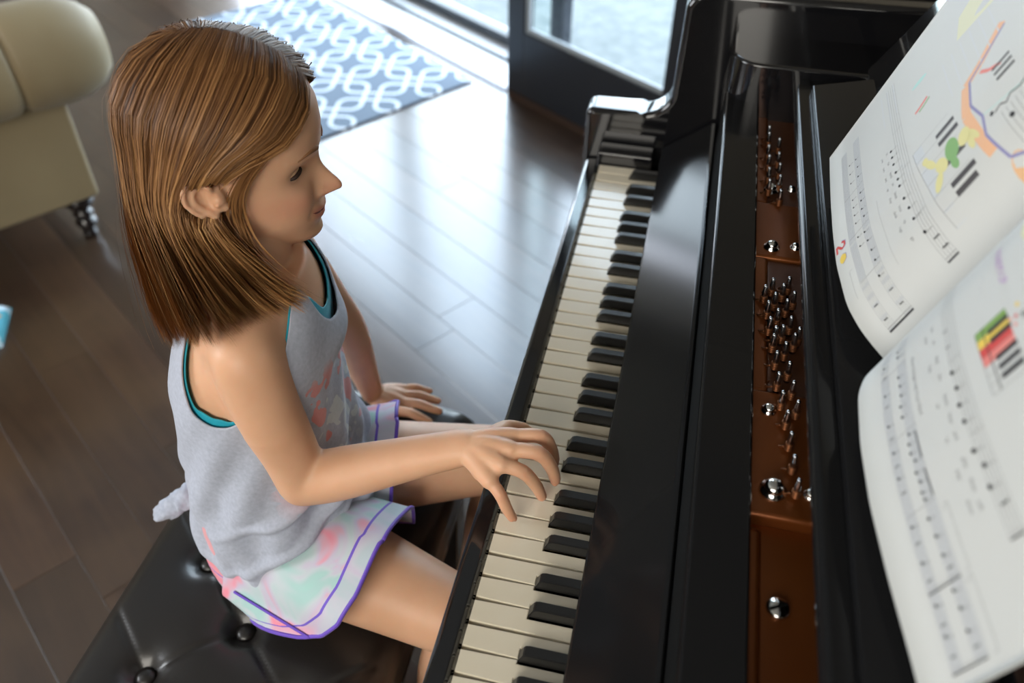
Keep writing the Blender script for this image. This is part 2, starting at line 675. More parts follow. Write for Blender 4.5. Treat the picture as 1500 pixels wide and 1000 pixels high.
def setattrf(me, name, vals):
    a = me.attributes.new(name, 'FLOAT', 'POINT')
    a.data.foreach_set('value', np.asarray(vals, dtype=np.float32))

# ------------------------------------------------------------ the room (its walls stand at 35.5 degrees to the piano)
PHI = math.radians(-35.5)
UV = Vector((math.cos(PHI), math.sin(PHI), 0))
NV = Vector((-math.sin(PHI), math.cos(PHI), 0))


def W(s, t, z=0.0):
    return UV * s + NV * t + Vector((0, 0, z))


def room(o, kind='structure'):
    o.rotation_euler = (0, 0, PHI)
    if kind:
        o['kind'] = kind
    return o


def rbox(name, lo, hi, m, parent=None, bev=0.0, kind=None):
    """box given in room axes (s, t, z)"""
    o = box(name, lo, hi, m, None, bev)
    o.rotation_euler = (0, 0, PHI)
    if parent is not None:
        bpy.context.view_layer.update()
        mw = o.matrix_world.copy()
        o.parent = parent
        o.matrix_parent_inverse = parent.matrix_world.inverted()
        o.matrix_world = mw
    if kind:
        o['kind'] = kind
    return o


floor = rbox('floor', (-4.5, -3.6, -0.10), (3.4, 1.03, -0.012), M['subfloor'], kind='structure')
# boards: shared meshes, laid in rows parallel to the window wall
BW = 0.118
lens = (0.9, 1.25, 1.6)
proto = {}
for L_ in lens:
    bm = bmesh.new()
    bmesh.ops.create_cube(bm, size=1)
    for v in bm.verts:
        v.co = Vector((v.co.x * (L_ - 0.0006), v.co.y * (BW - 0.0006), (v.co.z - 0.5) * 0.012))
    bmesh.ops.bevel(bm, geom=[e for e in bm.edges if all(v.co.z > -0.001 for v in e.verts)], offset=0.0006, segments=1, affect='EDGES')
    me = bpy.data.meshes.new('board')
    bm.to_mesh(me)
    bm.free()
    me.materials.append(M['board'])
    proto[L_] = me
rb = random.Random(4)
nb = 0
row = 0
t_ = 1.03 - BW / 2
while t_ > -3.6 + BW / 2:
    s_ = -4.5 + rb.random() * -0.8
    far = t_ < -0.9            # behind the camera the boards are long runs
    while s_ < 3.4:
        L_ = rb.choice(lens)
        if s_ + L_ > -4.5 and s_ + L_ < 3.4 + 1.5:
            c_ = s_ + L_ / 2
            vis = t_ > -1.2
            if vis:
                o = bpy.data.objects.new('board', proto[L_])
                COL.objects.link(o)
                o.location = W(c_, t_, 0)
                o.rotation_euler = (0, 0, PHI)
                o.parent = floor
                o.matrix_parent_inverse = Matrix.Rotation(-PHI, 4, 'Z')
                nb += 1
        s_ += L_
    t_ -= BW
# the rest of the floor, away from the view, as one slab at the same height
for nm, lo, hi in (('floor_back', (-4.5, -3.6, -0.012), (3.4, -1.212, 0)),):
    rbox('floor', lo, hi, M['board'], kind='structure')

rbox('wall_left', (-4.7, -3.6, 0), (-4.5, 1.4, 2.7), M['wall'], kind='structure')
rbox('wall_right', (3.4, -3.6, 0), (3.6, 1.4, 2.7), M['wall'], kind='structure')
rbox('wall_back', (-4.7, -3.8, 0), (3.6, -3.6, 2.7), M['wall'], kind='structure')
rbox('ceiling', (-4.7, -3.8, 2.7), (3.6, 1.5, 2.8), M['ceil'], kind='structure')
# window wall: a glazed run from s=-4.1 to s=0.9, solid beside and above
rbox('wall_front', (-4.7, 1.03, 2.3), (3.6, 1.37, 2.7), M['wall'], kind='structure')
rbox('wall_front', (-0.595, 1.03, 0), (3.6, 1.37, 2.3), M['wall'], kind='structure')
rbox('wall_front', (-4.7, 1.03, 0), (-4.15, 1.37, 2.3), M['wall'], kind='structure')

# threshold and tracks
rbox('trim_1', (-4.15, 1.03, -0.10), (-0.60, 1.42, 0.0), M['sill'], kind='structure')
rbox('trim_2', (-4.15, 1.032, 0.0), (-1.38, 1.060, 0.006), M['alu'], bev=0.002, kind='structure')
rbox('trim_3', (-4.15, 1.205, 0.0), (-1.30, 1.218, 0.010), M['frame'], bev=0.002, kind='structure')


def leaf(name, s0, s1, t0, t1, kick, stile, top=2.3, bead=True):
    d = rbox(name, (s0, t0, 0.0), (s0 + stile, t1, top), M['frame'], bev=0.004, kind='structure')
    rbox('stile', (s1 - stile, t0, 0.0), (s1, t1, top), M['frame'], d, bev=0.004)
    rbox('bottom_rail', (s0 + stile, t0, 0.004), (s1 - stile, t1, kick), M['frame'], d, bev=0.004)
    rbox('top_rail', (s0 + stile, t0, top - 0.14), (s1 - stile, t1, top), M['frame'], d, bev=0.004)
    tm = (t0 + t1) / 2
    rbox('glass_pane', (s0 + stile, tm - 0.003, kick), (s1 - stile, tm + 0.003, top - 0.14), M['glass'], d)
    if bead:
        rbox('glazing_bead', (s0 + stile, t0 + 0.006, kick), (s1 - stile, t0 + 0.020, kick + 0.018), M['bead'], d, bev=0.002)
        rbox('glazing_bead', (s0 + stile, t0 + 0.006, kick + 0.018), (s0 + stile + 0.018, t0 + 0.020, top - 0.14), M['bead'], d, bev=0.002)
    return d


d1 = leaf('door_1', -1.372, -0.60, 1.035, 1.080, 0.245, 0.085)
rbox('sweep', (-1.36, 1.028, 0.0), (-0.61, 1.036, 0.018), M['frame_edge'], d1)
leaf('door_2', -2.45, -1.36, 1.290, 1.340, 0.045, 0.065, bead=False)
leaf('door_3', -3.55, -2.455, 1.290, 1.340, 0.045, 0.065, bead=False)

# patio outside
rbox('patio', (-9, 1.42, -0.12), (8, 9, -0.02), M['patio'], kind='structure')

# ------------------------------------------------------------ rug
rug_me = box('rug', (-0.567, -0.404, 0.0), (0.593, 0.266, 0.008), M['rug'], None, bev=0.003)
rug_me.location = W(-2.108, 0.731, 0.0003)
rug_me.rotation_euler = (0, 0, PHI)
meta(rug_me, 'grey-blue rug with white interlocked ring pattern, lying before the glass doors', 'rug')

# ------------------------------------------------------------ sofa (only its rolled arm, side and leg are in view)
sofa = empty('sofa', W(-1.9, -0.9, 0), 'cream leather sofa with fat rolled arm and dark turned leg at upper left', 'sofa')


def rprism(name, prof, t0, t1, m, parent, bev=0.0, rot=True):
    """profile in (s, z) swept along t"""
    o = prism(name, prof, t0, t1, m, None, bev, 3, 40)
    o.rotation_euler = (0, 0, PHI)
    bpy.context.view_layer.update()
    mw = o.matrix_world.copy()
    o.parent = parent
    o.matrix_parent_inverse = parent.matrix_world.inverted()
    o.matrix_world = mw
    return o


rprism('arm_panel', [(-1.43, 0.13), (-1.425, 0.46), (-1.62, 0.46), (-1.64, 0.13)], -1.45, -0.38, M['sofa'], sofa, 0.012)
# rolled arm: a soft cylinder with a crowned front end and a pleat
ring_n = 40


def roll(name, cs, cz, r, t0, t1, bulge=0.035):
    v = []
    nt_ = 240
    for j in range(nt_ + 1):
        q = j / nt_
        tt = t0 + (t1 - t0) * q
        rr = r
        e = 1 - q
        endf = math.sqrt(max(0.0, 1 - max(0, (q - 0.90) / 0.10) ** 2)) if q > 0.90 else 1
        for i in range(ring_n):
            a = 2 * math.pi * i / ring_n
            pl = -0.012 * math.exp(-((tt + 0.480) / 0.007) ** 2) - 0.006 * math.exp(-((tt + 0.480) / 0.03) ** 2) - 0.010 * math.exp(-((tt + 0.85) / 0.006) ** 2)
            wob = 0.005 * math.sin(a * 3 + tt * 5)
            R_ = (rr + pl + wob) * (0.60 + 0.40 * endf)
            v.append((cs + R_ * math.cos(a), tt + (0.0 if q < 1 else bulge * 0.3), cz + R_ * 0.98 * math.sin(a)))
    f = gridfaces(ring_n, nt_ + 1, True)
    f.append(tuple(range(ring_n - 1, -1, -1)))
    f.append(tuple(nt_ * ring_n + i for i in range(ring_n)))
    o = mobj(name, v, f, M['sofa'], None)
    o.rotation_euler = (0, 0, PHI)
    bpy.context.view_layer.update()
    mw = o.matrix_world.copy()
    o.parent = sofa
    o.matrix_parent_inverse = sofa.matrix_world.inverted()
    o.matrix_world = mw
    return o


roll('rolled_arm', -1.450, 0.525, 0.124, -1.45, -0.265)
rprism('seat_base', [(-1.60, 0.14), (-1.60, 0.40), (-3.3, 0.40), (-3.3, 0.14)], -1.40, -0.40, M['sofa'], sofa, 0.03)
rprism('seat_cushion', [(-1.56, 0.40), (-1.56, 0.52), (-3.3, 0.52), (-3.3, 0.40)], -1.20, -0.42, M['sofa'], sofa, 0.05)
rprism('backrest', [(-1.545, 0.40), (-1.545, 0.86), (-3.4, 0.86), (-3.4, 0.40)], -1.52, -1.20, M['sofa'], sofa, 0.06)
leg_prof = [(0.010, 0.0), (0.014, 0.004), (0.016, 0.012), (0.013, 0.020), (0.012, 0.026), (0.019, 0.034), (0.023, 0.046), (0.020, 0.056), (0.013, 0.062),
            (0.017, 0.068), (0.022, 0.076), (0.017, 0.084), (0.014, 0.088), (0.024, 0.097), (0.031, 0.110), (0.033, 0.122), (0.030, 0.136)]
v, f = lathe([(r * 1.25, z) for r, z in leg_prof], 24)
leg0 = mobj('leg', v, f, M['darkwood'], None)
leg0.location = W(-1.475, -0.43, 0.0)
bpy.context.view_layer.update()
leg0.parent = sofa
leg0.matrix_parent_inverse = sofa.matrix_world.inverted()
for s_, t2 in ((-1.50, -1.36), (-3.2, -0.46), (-3.2, -1.36)):
    copy_of(leg0, W(s_, t2, 0), sofa)

# scrap of patterned cloth at the left edge
gv = []
for j in range(14):
    for i in range(14):
        x = (i / 13 - 0.5)
        y = (j / 13 - 0.5)
        r_ = max(abs(x), abs(y)) * 2
        gv.append((x * 0.20, y * 0.15, 0.004 + 0.045 * max(0, 1 - r_ ** 2.5) ** 0.6 + 0.004 * math.sin(i * 1.7) * math.cos(j * 1.3)))
gf = gridfaces(14, 14)
gv2 = [(x, y, 0.001) for x, y, z in gv]
k_ = len(gv)
rim_ = [i for i in range(14)] + [14 * j + 13 for j in range(1, 14)] + [14 * 13 + i for i in range(12, -1, -1)] + [14 * j for j in range(12, 0, -1)]
gf += [tuple(i + k_ for i in reversed(q)) for q in gridfaces(14, 14)] + [(rim_[i], rim_[(i + 1) % len(rim_)], rim_[(i + 1) % len(rim_)] + k_, rim_[i] + k_) for i in range(len(rim_))]
m, n, b = nodes_of('bright_print_cloth', 0.8)
t = N(n, 'ShaderNodeTexCoord')
vo = N(n, 'ShaderNodeTexVoronoi')
vo.inputs['Scale'].default_value = 42
n.links.new(t.outputs['Object'], vo.inputs['Vector'])
rp = N(n, 'ShaderNodeValToRGB')
rp.color_ramp.interpolation = 'CONSTANT'
rp.color_ramp.elements[0].color = rgb(90, 176, 196)
rp.color_ramp.elements[1].position = 0.78
rp.color_ramp.elements[1].color = rgb(210, 150, 90)
e = rp.color_ramp.elements.new(0.45)
e.color = rgb(206, 226, 236)
sxx = N(n, 'ShaderNodeSeparateColor')
n.links.new(vo.outputs['Color'], sxx.inputs[0])
n.links.new(sxx.outputs[0], rp.inputs[0])
n.links.new(rp.outputs[0], b.inputs['Base Color'])
cl = mobj('folded_cloth', gv + gv2, gf, m, None)
cl.location = (-1.512, 0.060, 0.0)
cl.rotation_euler = (0, 0, 0.5)
meta(cl, 'corner of a bright teal and white print cloth on the floor at left edge', 'cloth')

# ------------------------------------------------------------ piano bench: tufted black leather
bench = empty('piano_bench', (-0.29, -0.86, 0), 'black button-tufted leather piano bench under the seated girl', 'bench')
BX0, BX1, BY0, BY1 = -0.462, -0.109, -1.22, -0.318
BTOP = 0.497
dx, dy = 0.120, 0.130
btn = []
for j in range(-8, 9):
    for i in range(-1, 4):
        x = -0.370 + i * 0.168 + (0.084 if j % 2 else 0.0)
        y = -0.792 + j * 0.074
        if BX0 + 0.05 < x < BX1 - 0.045 and BY0 + 0.05 < y < BY1 - 0.05:
            btn.append((x, y))
nx, ny = 110, 250
v = []
for j in range(ny):
    for i in range(nx):
        # rounded outline with the sides rolled under
        a = i / (nx - 1) * 2 - 1
        c = j / (ny - 1) * 2 - 1
        x = (BX0 + BX1) / 2 + a * (BX1 - BX0) / 2
        y = (BY0 + BY1) / 2 + c * (BY1 - BY0) / 2
        ex = min(x - BX0, BX1 - x)
        ey = min(y - BY0, BY1 - y)
        z = BTOP
        R_ = 0.034
        for e in (ex, ey):
            if e < R_:
                z -= R_ - math.sqrt(max(0, R_ * R_ - (R_ - e) ** 2))
        z -= 0.010 * (abs(a) ** 4)
        dd = 0.0
        for bx, by in btn:
            d2 = math.hypot(x - bx, y - by)
            if d2 < 0.09:
                dd += 0.017 * math.exp(-(d2 / 0.017) ** 2) + 0.0065 * math.exp(-(d2 / 0.040) ** 2)
        # pleats between neighbouring buttons
        for bx, by in btn:
            for sx_ in (-1, 1):
                ux, uy = sx_ * 0.084, 0.074
                L2 = ux * ux + uy * uy
                q = ((x - bx) * ux + (y - by) * uy) / L2
                if 0 < q < 1:
                    d3 = abs((x - bx) * uy - (y - by) * ux) / math.sqrt(L2)
                    if d3 < 0.02:
                        dd += 0.0028 * math.exp(-(d3 / 0.0035) ** 2) * (1 - abs(2 * q - 1) ** 3)
        z -= min(dd, 0.022)
        v.append((x, y, z))
f = gridfaces(nx, ny)
# side skirt down to the frame
rim_ = [i for i in range(nx)] + [nx * j + nx - 1 for j in range(1, ny)] + [nx * (ny - 1) + i for i in range(nx - 2, -1, -1)] + [nx * j for j in range(ny - 2, 0, -1)]
k_ = len(v)
for r_ in rim_:
    v.append((v[r_][0], v[r_][1], 0.405))
m_ = len(rim_)
f += [(rim_[(i + 1) % m_], rim_[i], k_ + i, k_ + (i + 1) % m_) for i in range(m_)]
f.append(tuple(k_ + i for i in range(m_ - 1, -1, -1)))
mobj('cushion', v, f, M['leather'], bench)
v, f = lathe([(0.0105, 0.0), (0.0115, 0.003), (0.010, 0.006), (0.006, 0.0085), (0.001, 0.0092)], 20)
b0 = None
for bx, by in btn:
    if b0 is None:
        b0 = mobj('button', v, f, M['leather'], None)
        b0.location = (bx, by, BTOP - 0.021)
        b0.parent = bench
        b0.matrix_parent_inverse = bench.matrix_world.inverted()
    else:
        copy_of(b0, (bx, by, BTOP - 0.021), bench)
box('frame', (BX0 + 0.012, BY0 + 0.012, 0.335), (BX1 - 0.012, BY1 - 0.012, 0.404), M['benchwood'], bench, bev=0.004)
for x in (BX0 + 0.045, BX1 - 0.045):
    for y in (BY0 + 0.045, BY1 - 0.045):
        prism('leg', [(x - 0.024, 0.335), (x - 0.018, 0.0), (x + 0.018, 0.0), (x + 0.024, 0.335)], y - 0.021, y + 0.021, M['benchwood'], bench, 0.003)

# ------------------------------------------------------------ grand piano
KZ = 0.725
piano = empty('grand_piano', (0.2, -0.6, 0), 'glossy black grand piano with open fallboard, keyboard running away from the camera', 'piano')
PW = 0.0235
YR = -52 * PW          # treble end of the keyboard
# white keys: one mesh per shape of cut-out (left, right), shared by all octaves
NOTE = {0: ('A', 21 + 0), }
boff = {'C#': 0.0210, 'D#': 0.0495, 'F#': 0.0910, 'G#': 0.1175, 'A#': 0.1440}
names = 'ABCDEFG'
blacks = []      # centre distance from the bass end
for o_ in range(0, 9):
    for nme, d_ in boff.items():
        sct = 0.047 + (o_ - 1) * 0.1645 + d_
        if 0.01 < sct < 52 * PW - 0.02:
            blacks.append(sct)
blacks.sort()
HB = 0.0066      # half-width of the cut-out for a black key
XF, XH, XB = 0.0, 0.050, 0.150


def white_mesh(cl, cr):
    """cl / cr = how much is cut away at the bass / treble side behind the head; local y runs from bass (0) to treble (-)"""
    g_ = 0.0005
    y0, y1 = -g_, -PW + g_
    top = [(XF, y1), (XH, y1), (XH, y1 + cr), (XB, y1 + cr), (XB, y0 - cl), (XH, y0 - cl), (XH, y0), (XF, y0)]
    if cr == 0:
        top = [p for i, p in enumerate(top) if i not in (1, 2)][:0] + [(XF, y1), (XB, y1)] + top[4:]
    if cl == 0:
        top = [p for p in top if p != (XB, y0 - cl) and p != (XH, y0 - cl) and p != (XH, y0)]
        top.insert(len(top) - 1, (XB, y0))
    # rounded front corners
    out = []
    r = 0.0013
    for p in top:
        if p[0] == XF:
            sgn = 1 if p[1] == y1 else -1
            arc = [(XF + r * (1 - math.cos(a)), p[1] + sgn * r * (1 - math.sin(a))) for a in (math.pi / 2, math.pi / 4, 0)]
            arc = [(XF + r * (1 - math.sin(a)), p[1] + sgn * r * (1 - math.cos(a))) for a in (0, math.pi / 4, math.pi / 2)]
            # from the side onto the front or the reverse
            out += arc if sgn == 1 else arc[::-1]
        else:
            out.append(p)
    bm = bmesh.new()
    lo = [bm.verts.new((x, y, -0.020)) for x, y in out]
    hi = [bm.verts.new((x, y, 0.0)) for x, y in out]
    k = len(out)
    ft = bm.faces.new(hi)
    bm.faces.new(lo[::-1])
    for i in range(k):
        bm.faces.new((lo[i], lo[(i + 1) % k], hi[(i + 1) % k], hi[i]))
    bmesh.ops.recalc_face_normals(bm, faces=bm.faces)
    bmesh.ops.bevel(bm, geom=[e for e in ft.edges], offset=0.0006, segments=2, affect='EDGES')
    me = bpy.data.meshes.new('white_key')
    bm.to_mesh(me)
    bm.free()
    me.materials.append(M['ivory'])
    for p in me.polygons:
        p.use_smooth = True
    o = bpy.data.objects.new('tmp', me)
    autosmooth(o, 40)
    bpy.data.objects.remove(o)
    return me


cache = {}
for k in range(52):
    a_, b_ = k * PW, (k + 1) * PW
    cl = cr = 0.0
    for c in blacks:
        if abs(c - a_) < 0.012:
            cl = max(0.0, c + HB - a_)
        if abs(c - b_) < 0.012:
            cr = max(0.0, b_ - (c - HB))
    key = (round(cl, 4), round(cr, 4))
    if key not in cache:
        cache[key] = white_mesh(*key)
    o = bpy.data.objects.new('white_key', cache[key])
    COL.objects.link(o)
    o.parent = piano
    o.matrix_parent_inverse = piano.matrix_world.inverted()
    o.location = (0, -a_, KZ)
# black keys
bm = bmesh.new()
hw, ht = 0.0055, 0.0046
pts = [(XH + 0.0004, 0.0), (XB, 0.0), (XB, 0.0118), (XH + 0.0085, 0.0118), (XH + 0.0045, 0.0100)]
vl = [bm.verts.new((x, -(hw if z == 0 else (ht if z > 0.0105 else ht + 0.0002)), z)) for x, z in pts]
vr = [bm.verts.new((x, (hw if z == 0 else (ht if z > 0.0105 else ht + 0.0002)), z)) for x, z in pts]
bm.faces.new(vl)
bm.faces.new(vr[::-1])
for i in range(5):
    bm.faces.new((vl[i], vr[i], vr[(i + 1) % 5], vl[(i + 1) % 5]))
bmesh.ops.recalc_face_normals(bm, faces=bm.faces)
bmesh.ops.bevel(bm, geom=[e for e in bm.edges if e.calc_face_angle(0) > 0.3 and max(v.co.z for v in e.verts) > 0.005], offset=0.0008, segments=2, affect='EDGES')
bme = bpy.data.meshes.new('black_key')
bm.to_mesh(bme)
bm.free()
bme.materials.append(M['ebony'])
o = bpy.data.objects.new('tmp', bme)
autosmooth(o, 40)
bpy.data.objects.remove(o)
for c in blacks:
    o = bpy.data.objects.new('black_key', bme)
    COL.objects.link(o)
    o.parent = piano
    o.matrix_parent_inverse = piano.matrix_world.inverted()
    o.location = (0, -c, KZ + 0.0006)

PY0, PY1 = YR - 0.02, 0.02
# key slip in front of the keys, keybed underneath
prism('key_slip', [(-0.0030, 0.640), (-0.0030, 0.7120), (-0.0060, 0.7150), (-0.0200, 0.7140), (-0.0240, 0.7100), (-0.0250, 0.640)], PY0, PY1 + 0.012, M['piano'], piano, 0.0015)
box('keybed', (-0.020, PY0, 0.622), (0.30, PY1, 0.700), M['piano_satin'], piano, bev=0.004)
box('felt_strip', (0.1502, YR, 0.716), (0.156, 0, 0.727), M['felt'], piano)
# key block at the bass end
box('key_block', (-0.004, 0.0015, 0.70), (0.080, 0.0345, 0.745), M['piano'], piano, bev=0.004, seg=3)
box('key_block', (-0.004, YR - 0.0345, 0.70), (0.080, YR - 0.0015, 0.745), M['piano'], piano, bev=0.004, seg=3)


# arms: low at the front, scooped up to the rim
def arc(cx, cz, r, a0, a1, k=8):
    return [(cx + r * math.cos(math.radians(a0 + (a1 - a0) * i / k)), cz + r * math.sin(math.radians(a0 + (a1 - a0) * i / k))) for i in range(k + 1)]


armp = [(-0.030, 0.60)] + arc(-0.018, 0.784, 0.012, 180, 90, 5) + [(0.052, 0.796)] + arc(0.052, 0.838, 0.042, -90, -15, 7) + arc(0.124, 0.950, 0.030, 170, 90, 6) + [(0.45, 0.985), (0.45, 0.60)]
prism('arm', armp, 0.036, 0.085, M['piano'], piano, 0.0085, 4, 25)
prism('arm', armp, YR - 0.085, YR - 0.036, M['piano'], piano, 0.005, 3, 25)
# cheek board behind the fallboard's bass end: its near corner is rounded in plan
plan = [(0.62, -0.062), (0.62, 0.190), (0.165, 0.190)] + arc(0.201, -0.026, 0.036, 180, 270, 8)
slab('cheek_board', plan, 0.80, 0.932, M['piano'], piano, 0.004)
box('rim', (0.165, 0.190, 0.60), (0.62, 0.225, 1.03), M['piano'], piano, bev=0.005)
box('rim', (0.0975, 0.086, 0.60), (0.163, 0.225, 0.985), M['piano'], piano, bev=0.005)
# case body of the piano (mostly outside the frame)
prism('case', [(0.625, 0.60), (0.625, 0.985), (1.50, 0.985), (1.50, 0.60)], YR - 0.085, 0.225, M['piano'], piano, 0.006)

# fallboard: face leaning back from just above the keys
FA, FB = YR + 0.0005, -0.0005 + 0.030
prism('fallboard', [(0.0915, 0.7405), (0.0905, 0.7470), (0.0930, 0.7500), (0.1560, 0.7970), (0.1610, 0.7990), (0.1635, 0.7965), (0.1635, 0.7905),
                    (0.1050, 0.7405)], FA, FB, M['piano_satin'], piano, 0.0012, 2, 20)
box('fallboard_hinge_rail', (0.166, FA, 0.741), (0.205, FB, 0.800), M['gap_shade'], piano)
box('gap_shade_strip', (0.1640, FA, 0.795), (0.1652, -0.034, 0.8755), M['gap_shade'], piano)  # matte black strip added over the rail's side to paint the gap's shade
prism('nameboard_rail', [(0.1652, 0.800), (0.1652, 0.8765), (0.1640, 0.8780), (0.1665, 0.8800), (0.2060, 0.8800), (0.2085, 0.8770), (0.2085, 0.800)], FA, -0.034, M['piano_satin'], piano, 0.001, 2, 25)

# cast plate, its raised pin section, screws and tuning pins
plate = prism('cast_plate', [(0.206, 0.838), (0.206, 0.848), (0.300, 0.848), (0.300, 0.838)], YR, -0.035, M['copper'], piano, 0.001)


def child(o, parent):
    bpy.context.view_layer.update()
    mw = o.matrix_world.copy()
    o.parent = parent
    o.matrix_parent_inverse = parent.matrix_world.inverted()
    o.matrix_world = mw
    return o


def web(name, y0, y1, z1, m, x0=0.207, x1=0.298):
    o = box(name, (x0, y0, 0.846), (x1, y1, z1), m, None, bev=0.004, seg=3)
    return child(o, plate)


web('plate_web', -0.712, -0.575, 0.862, M['copper'])
web('plate_web', -0.375, -0.268, 0.862, M['copper'])
for y0, y1 in ((-0.576, -0.374), (-0.269, -0.036)):
    web('pin_section', y0, y1, 0.858, M['pinblock'], 0.222, 0.298)
    web('plate_edge', y0, y1, 0.861, M['copper'], 0.207, 0.224)
box_l = web('plate_flange', YR, -0.716, 0.8505, M['copper'], 0.207, 0.221)

dome = [(0.0105, 0.0), (0.0108, 0.002), (0.0082, 0.0035), (0.0078, 0.006), (0.0070, 0.0085), (0.0045, 0.0105), (0.0012, 0.0112)]
v, f = lathe(dome, 20)
nut = mobj('dome_nut', v, f, M['chrome'], None)
nut.location = (0.2275, -0.687, 0.8615)
child(nut, plate)
small = nut.copy()
for (x, y, s_) in ((0.2240, -0.600, 0.62), (0.2270, -0.358, 0.8), (0.2265, -0.243, 0.8), (0.2560, -0.685, 0.55), (0.2520, -0.352, 0.55), (0.2500, -0.236, 0.5)):
    c = nut.copy()
    COL.objects.link(c)
    c.location = (x, y, 0.8615)
    c.scale = (s_, s_, s_)
bpy.data.objects.remove(small)
# slotted screw
v, f = lathe([(0.0086, 0.0), (0.0086, 0.0018), (0.0072, 0.0034), (0.001, 0.0040)], 24)
sc_ = mobj('screw', v, f, M['chrome'], None)
sc_.location = (0.2335, -0.7815, 0.8482)
child(sc_, plate)
sl = box('screw_slot', (-0.0070, -0.0010, 0.0030), (0.0070, 0.0010, 0.0044), M['gap_shade'], None)
sl.location = (0.2335, -0.7815, 0.8482)
sl.rotation_euler = (0, 0, 0.5)
sl.name = 'screw'
child(sl, plate)

# tuning pins (positions read off the photograph, in metres)
PINS = [(0.231, -0.4846), (0.2239, -0.4984), (0.2429, -0.4929), (0.2354, -0.5074), (0.2271, -0.5219), (0.2461, -0.5164), (0.2377, -0.5306), (0.2296, -0.5447), (0.2404, -0.5564), (0.2311, -0.5718), (0.2434, -0.5798), (0.2342, -0.5943), (0.2465, -0.6026), (0.238, -0.6163), (0.2404, -0.6398), (0.2423, -0.664), (0.245, -0.6875), (0.2266, -0.4382), (0.2422, -0.4324), (0.2192, -0.4509), (0.2366, -0.4447), (0.2287, -0.4605), (0.2466, -0.4546), (0.2222, -0.4748), (0.2397, -0.468), (0.2226, -0.1719), (0.2345, -0.1865), (0.223, -0.1962), (0.2354, -0.2125), (0.223, -0.2255), (0.2355, -0.2396), (0.2234, -0.2517), (0.2356, -0.2708), (0.2231, -0.139), (0.2353, -0.1517), (0.2231, -0.1229), (0.2502, -0.5072), (0.2289, -0.5104)]
v1, f1 = lathe([(0.0026, 0.0), (0.0026, 0.018), (0.0020, 0.020), (0.0019, 0.024), (0.0013, 0.025)], 10)
v2, f2 = [], []
for k in range(4):
    vv, ff = lathe([(0.0028, 0.004 + k * 0.002), (0.0038, 0.0046 + k * 0.002), (0.0038, 0.0054 + k * 0.002), (0.0028, 0.006 + k * 0.002)], 10)
    o_ = len(v2)
    v2 += vv
    f2 += [tuple(i + o_ for i in q) for q in ff]
pin = mobj('tuning_pin', v1, f1, M['steel'], None)
coil = mobj('string_coil', v2, f2, M['string'], None)
vt, ft = tube([(-0.0045, 0.000, 0.007), (-0.0075, 0.0015, 0.005), (-0.0092, 0.005, 0.0035), (-0.0085, 0.010, 0.002), (-0.006, 0.013, 0.0012)], 0.0010, 8, 4)
becket = mobj('string_bend', vt, ft, M['string'], None)
first = True
for (x, y) in PINS:
    if first:
        a1, a2, a3 = pin, coil, becket
        first = False
    else:
        a1, a2, a3 = pin.copy(), coil.copy(), becket.copy()
        for q in (a1, a2, a3):
            COL.objects.link(q)
    for q in (a1, a2, a3):
        q.location = (x, y, 0.857)
        q.rotation_euler = (0.0, math.radians(-4), 0)
        q.parent = plate
        q.matrix_parent_inverse = plate.matrix_world.inverted()

# music desk: base board with bullnose rail, sloping panel behind the book
DZ = 0.920
desk = prism('music_desk_base', [(0.2480, DZ - 0.022), (0.2430, DZ - 0.012)] + arc(0.2500, DZ - 0.0075, 0.0075, 180, 90, 5) + [(0.262, DZ), (0.264, DZ - 0.003), (0.268, DZ - 0.003), (0.270, DZ)] +
             [(0.60, DZ), (0.60, DZ - 0.022)], YR + 0.03, -0.036, M['piano_satin'], piano, 0.0, 2, 20)
TA = math.radians(71)
TP = math.radians(61)
pt = Vector((math.cos(TP), 0, math.sin(TP)))
pn = Vector((-math.sin(TP), 0, math.cos(TP)))
B0 = Vector((0.325, 0, DZ + 0.002))
pr = [B0, B0 + pt * 0.24, B0 + pt * 0.24 - pn * 0.016, B0 - pn * 0.016]
panel = prism('music_desk_panel', [(p.x, p.z) for p in pr], -1.12, -0.045, M['piano'], piano, 0.003, 3, 25)
prism('book_ledge', [(0.262, DZ - 0.0005), (0.262, DZ + 0.010), (0.330, DZ + 0.026), (0.330, DZ - 0.0005)], -1.06, -0.10, M['piano_satin'], piano, 0.002)
# legs, and the pedal lyre, so that the piano stands
for (x, y) in ((0.14, -0.06), (0.14, YR + 0.06), (1.35, -0.6)):
    v, f = lathe([(0.030, 0.0), (0.034, 0.03), (0.038, 0.05), (0.050, 0.30), (0.060, 0.56), (0.075, 0.60), (0.075, 0.625)], 24)
    o = mobj('leg', v, f, M['piano'], None)
    o.location = (x, y, 0)
    child(o, piano)

# ------------------------------------------------------------ music book, open on the desk
BP = np.array([0.293, -0.616, 0.950])
TD = np.array([math.cos(TA), 0, math.sin(TA)])
ND = np.array([-math.sin(TA), 0, math.cos(TA)])
KW = [0, .01, .025, .05, .1, .15, .2, .25, .29]
KL = [0, .009, .0205, .0305, .0365, .037, .036, .034, .032]
KR = [0, .009, .0205, .029, .0315, .029, .022, .013, .007]


def spl(K):
    ww = np.linspace(0, .29, 300)
    y_ = np.interp(ww, KW, K)
    for _ in range(60):
        y_[1:-1] = (y_[:-2] + y_[1:-1] + y_[2:]) / 3
    return ww, y_


SL, SR = spl(KL), spl(KR)
PH = 0.292


def page(side, w_, v_, h=0.0):
    ww, yy = SL if side > 0 else SR
    b_ = np.interp(w_, ww, yy)
    return BP + np.array([0, side * w_, 0]) + TD * v_ + ND * (b_ + h)


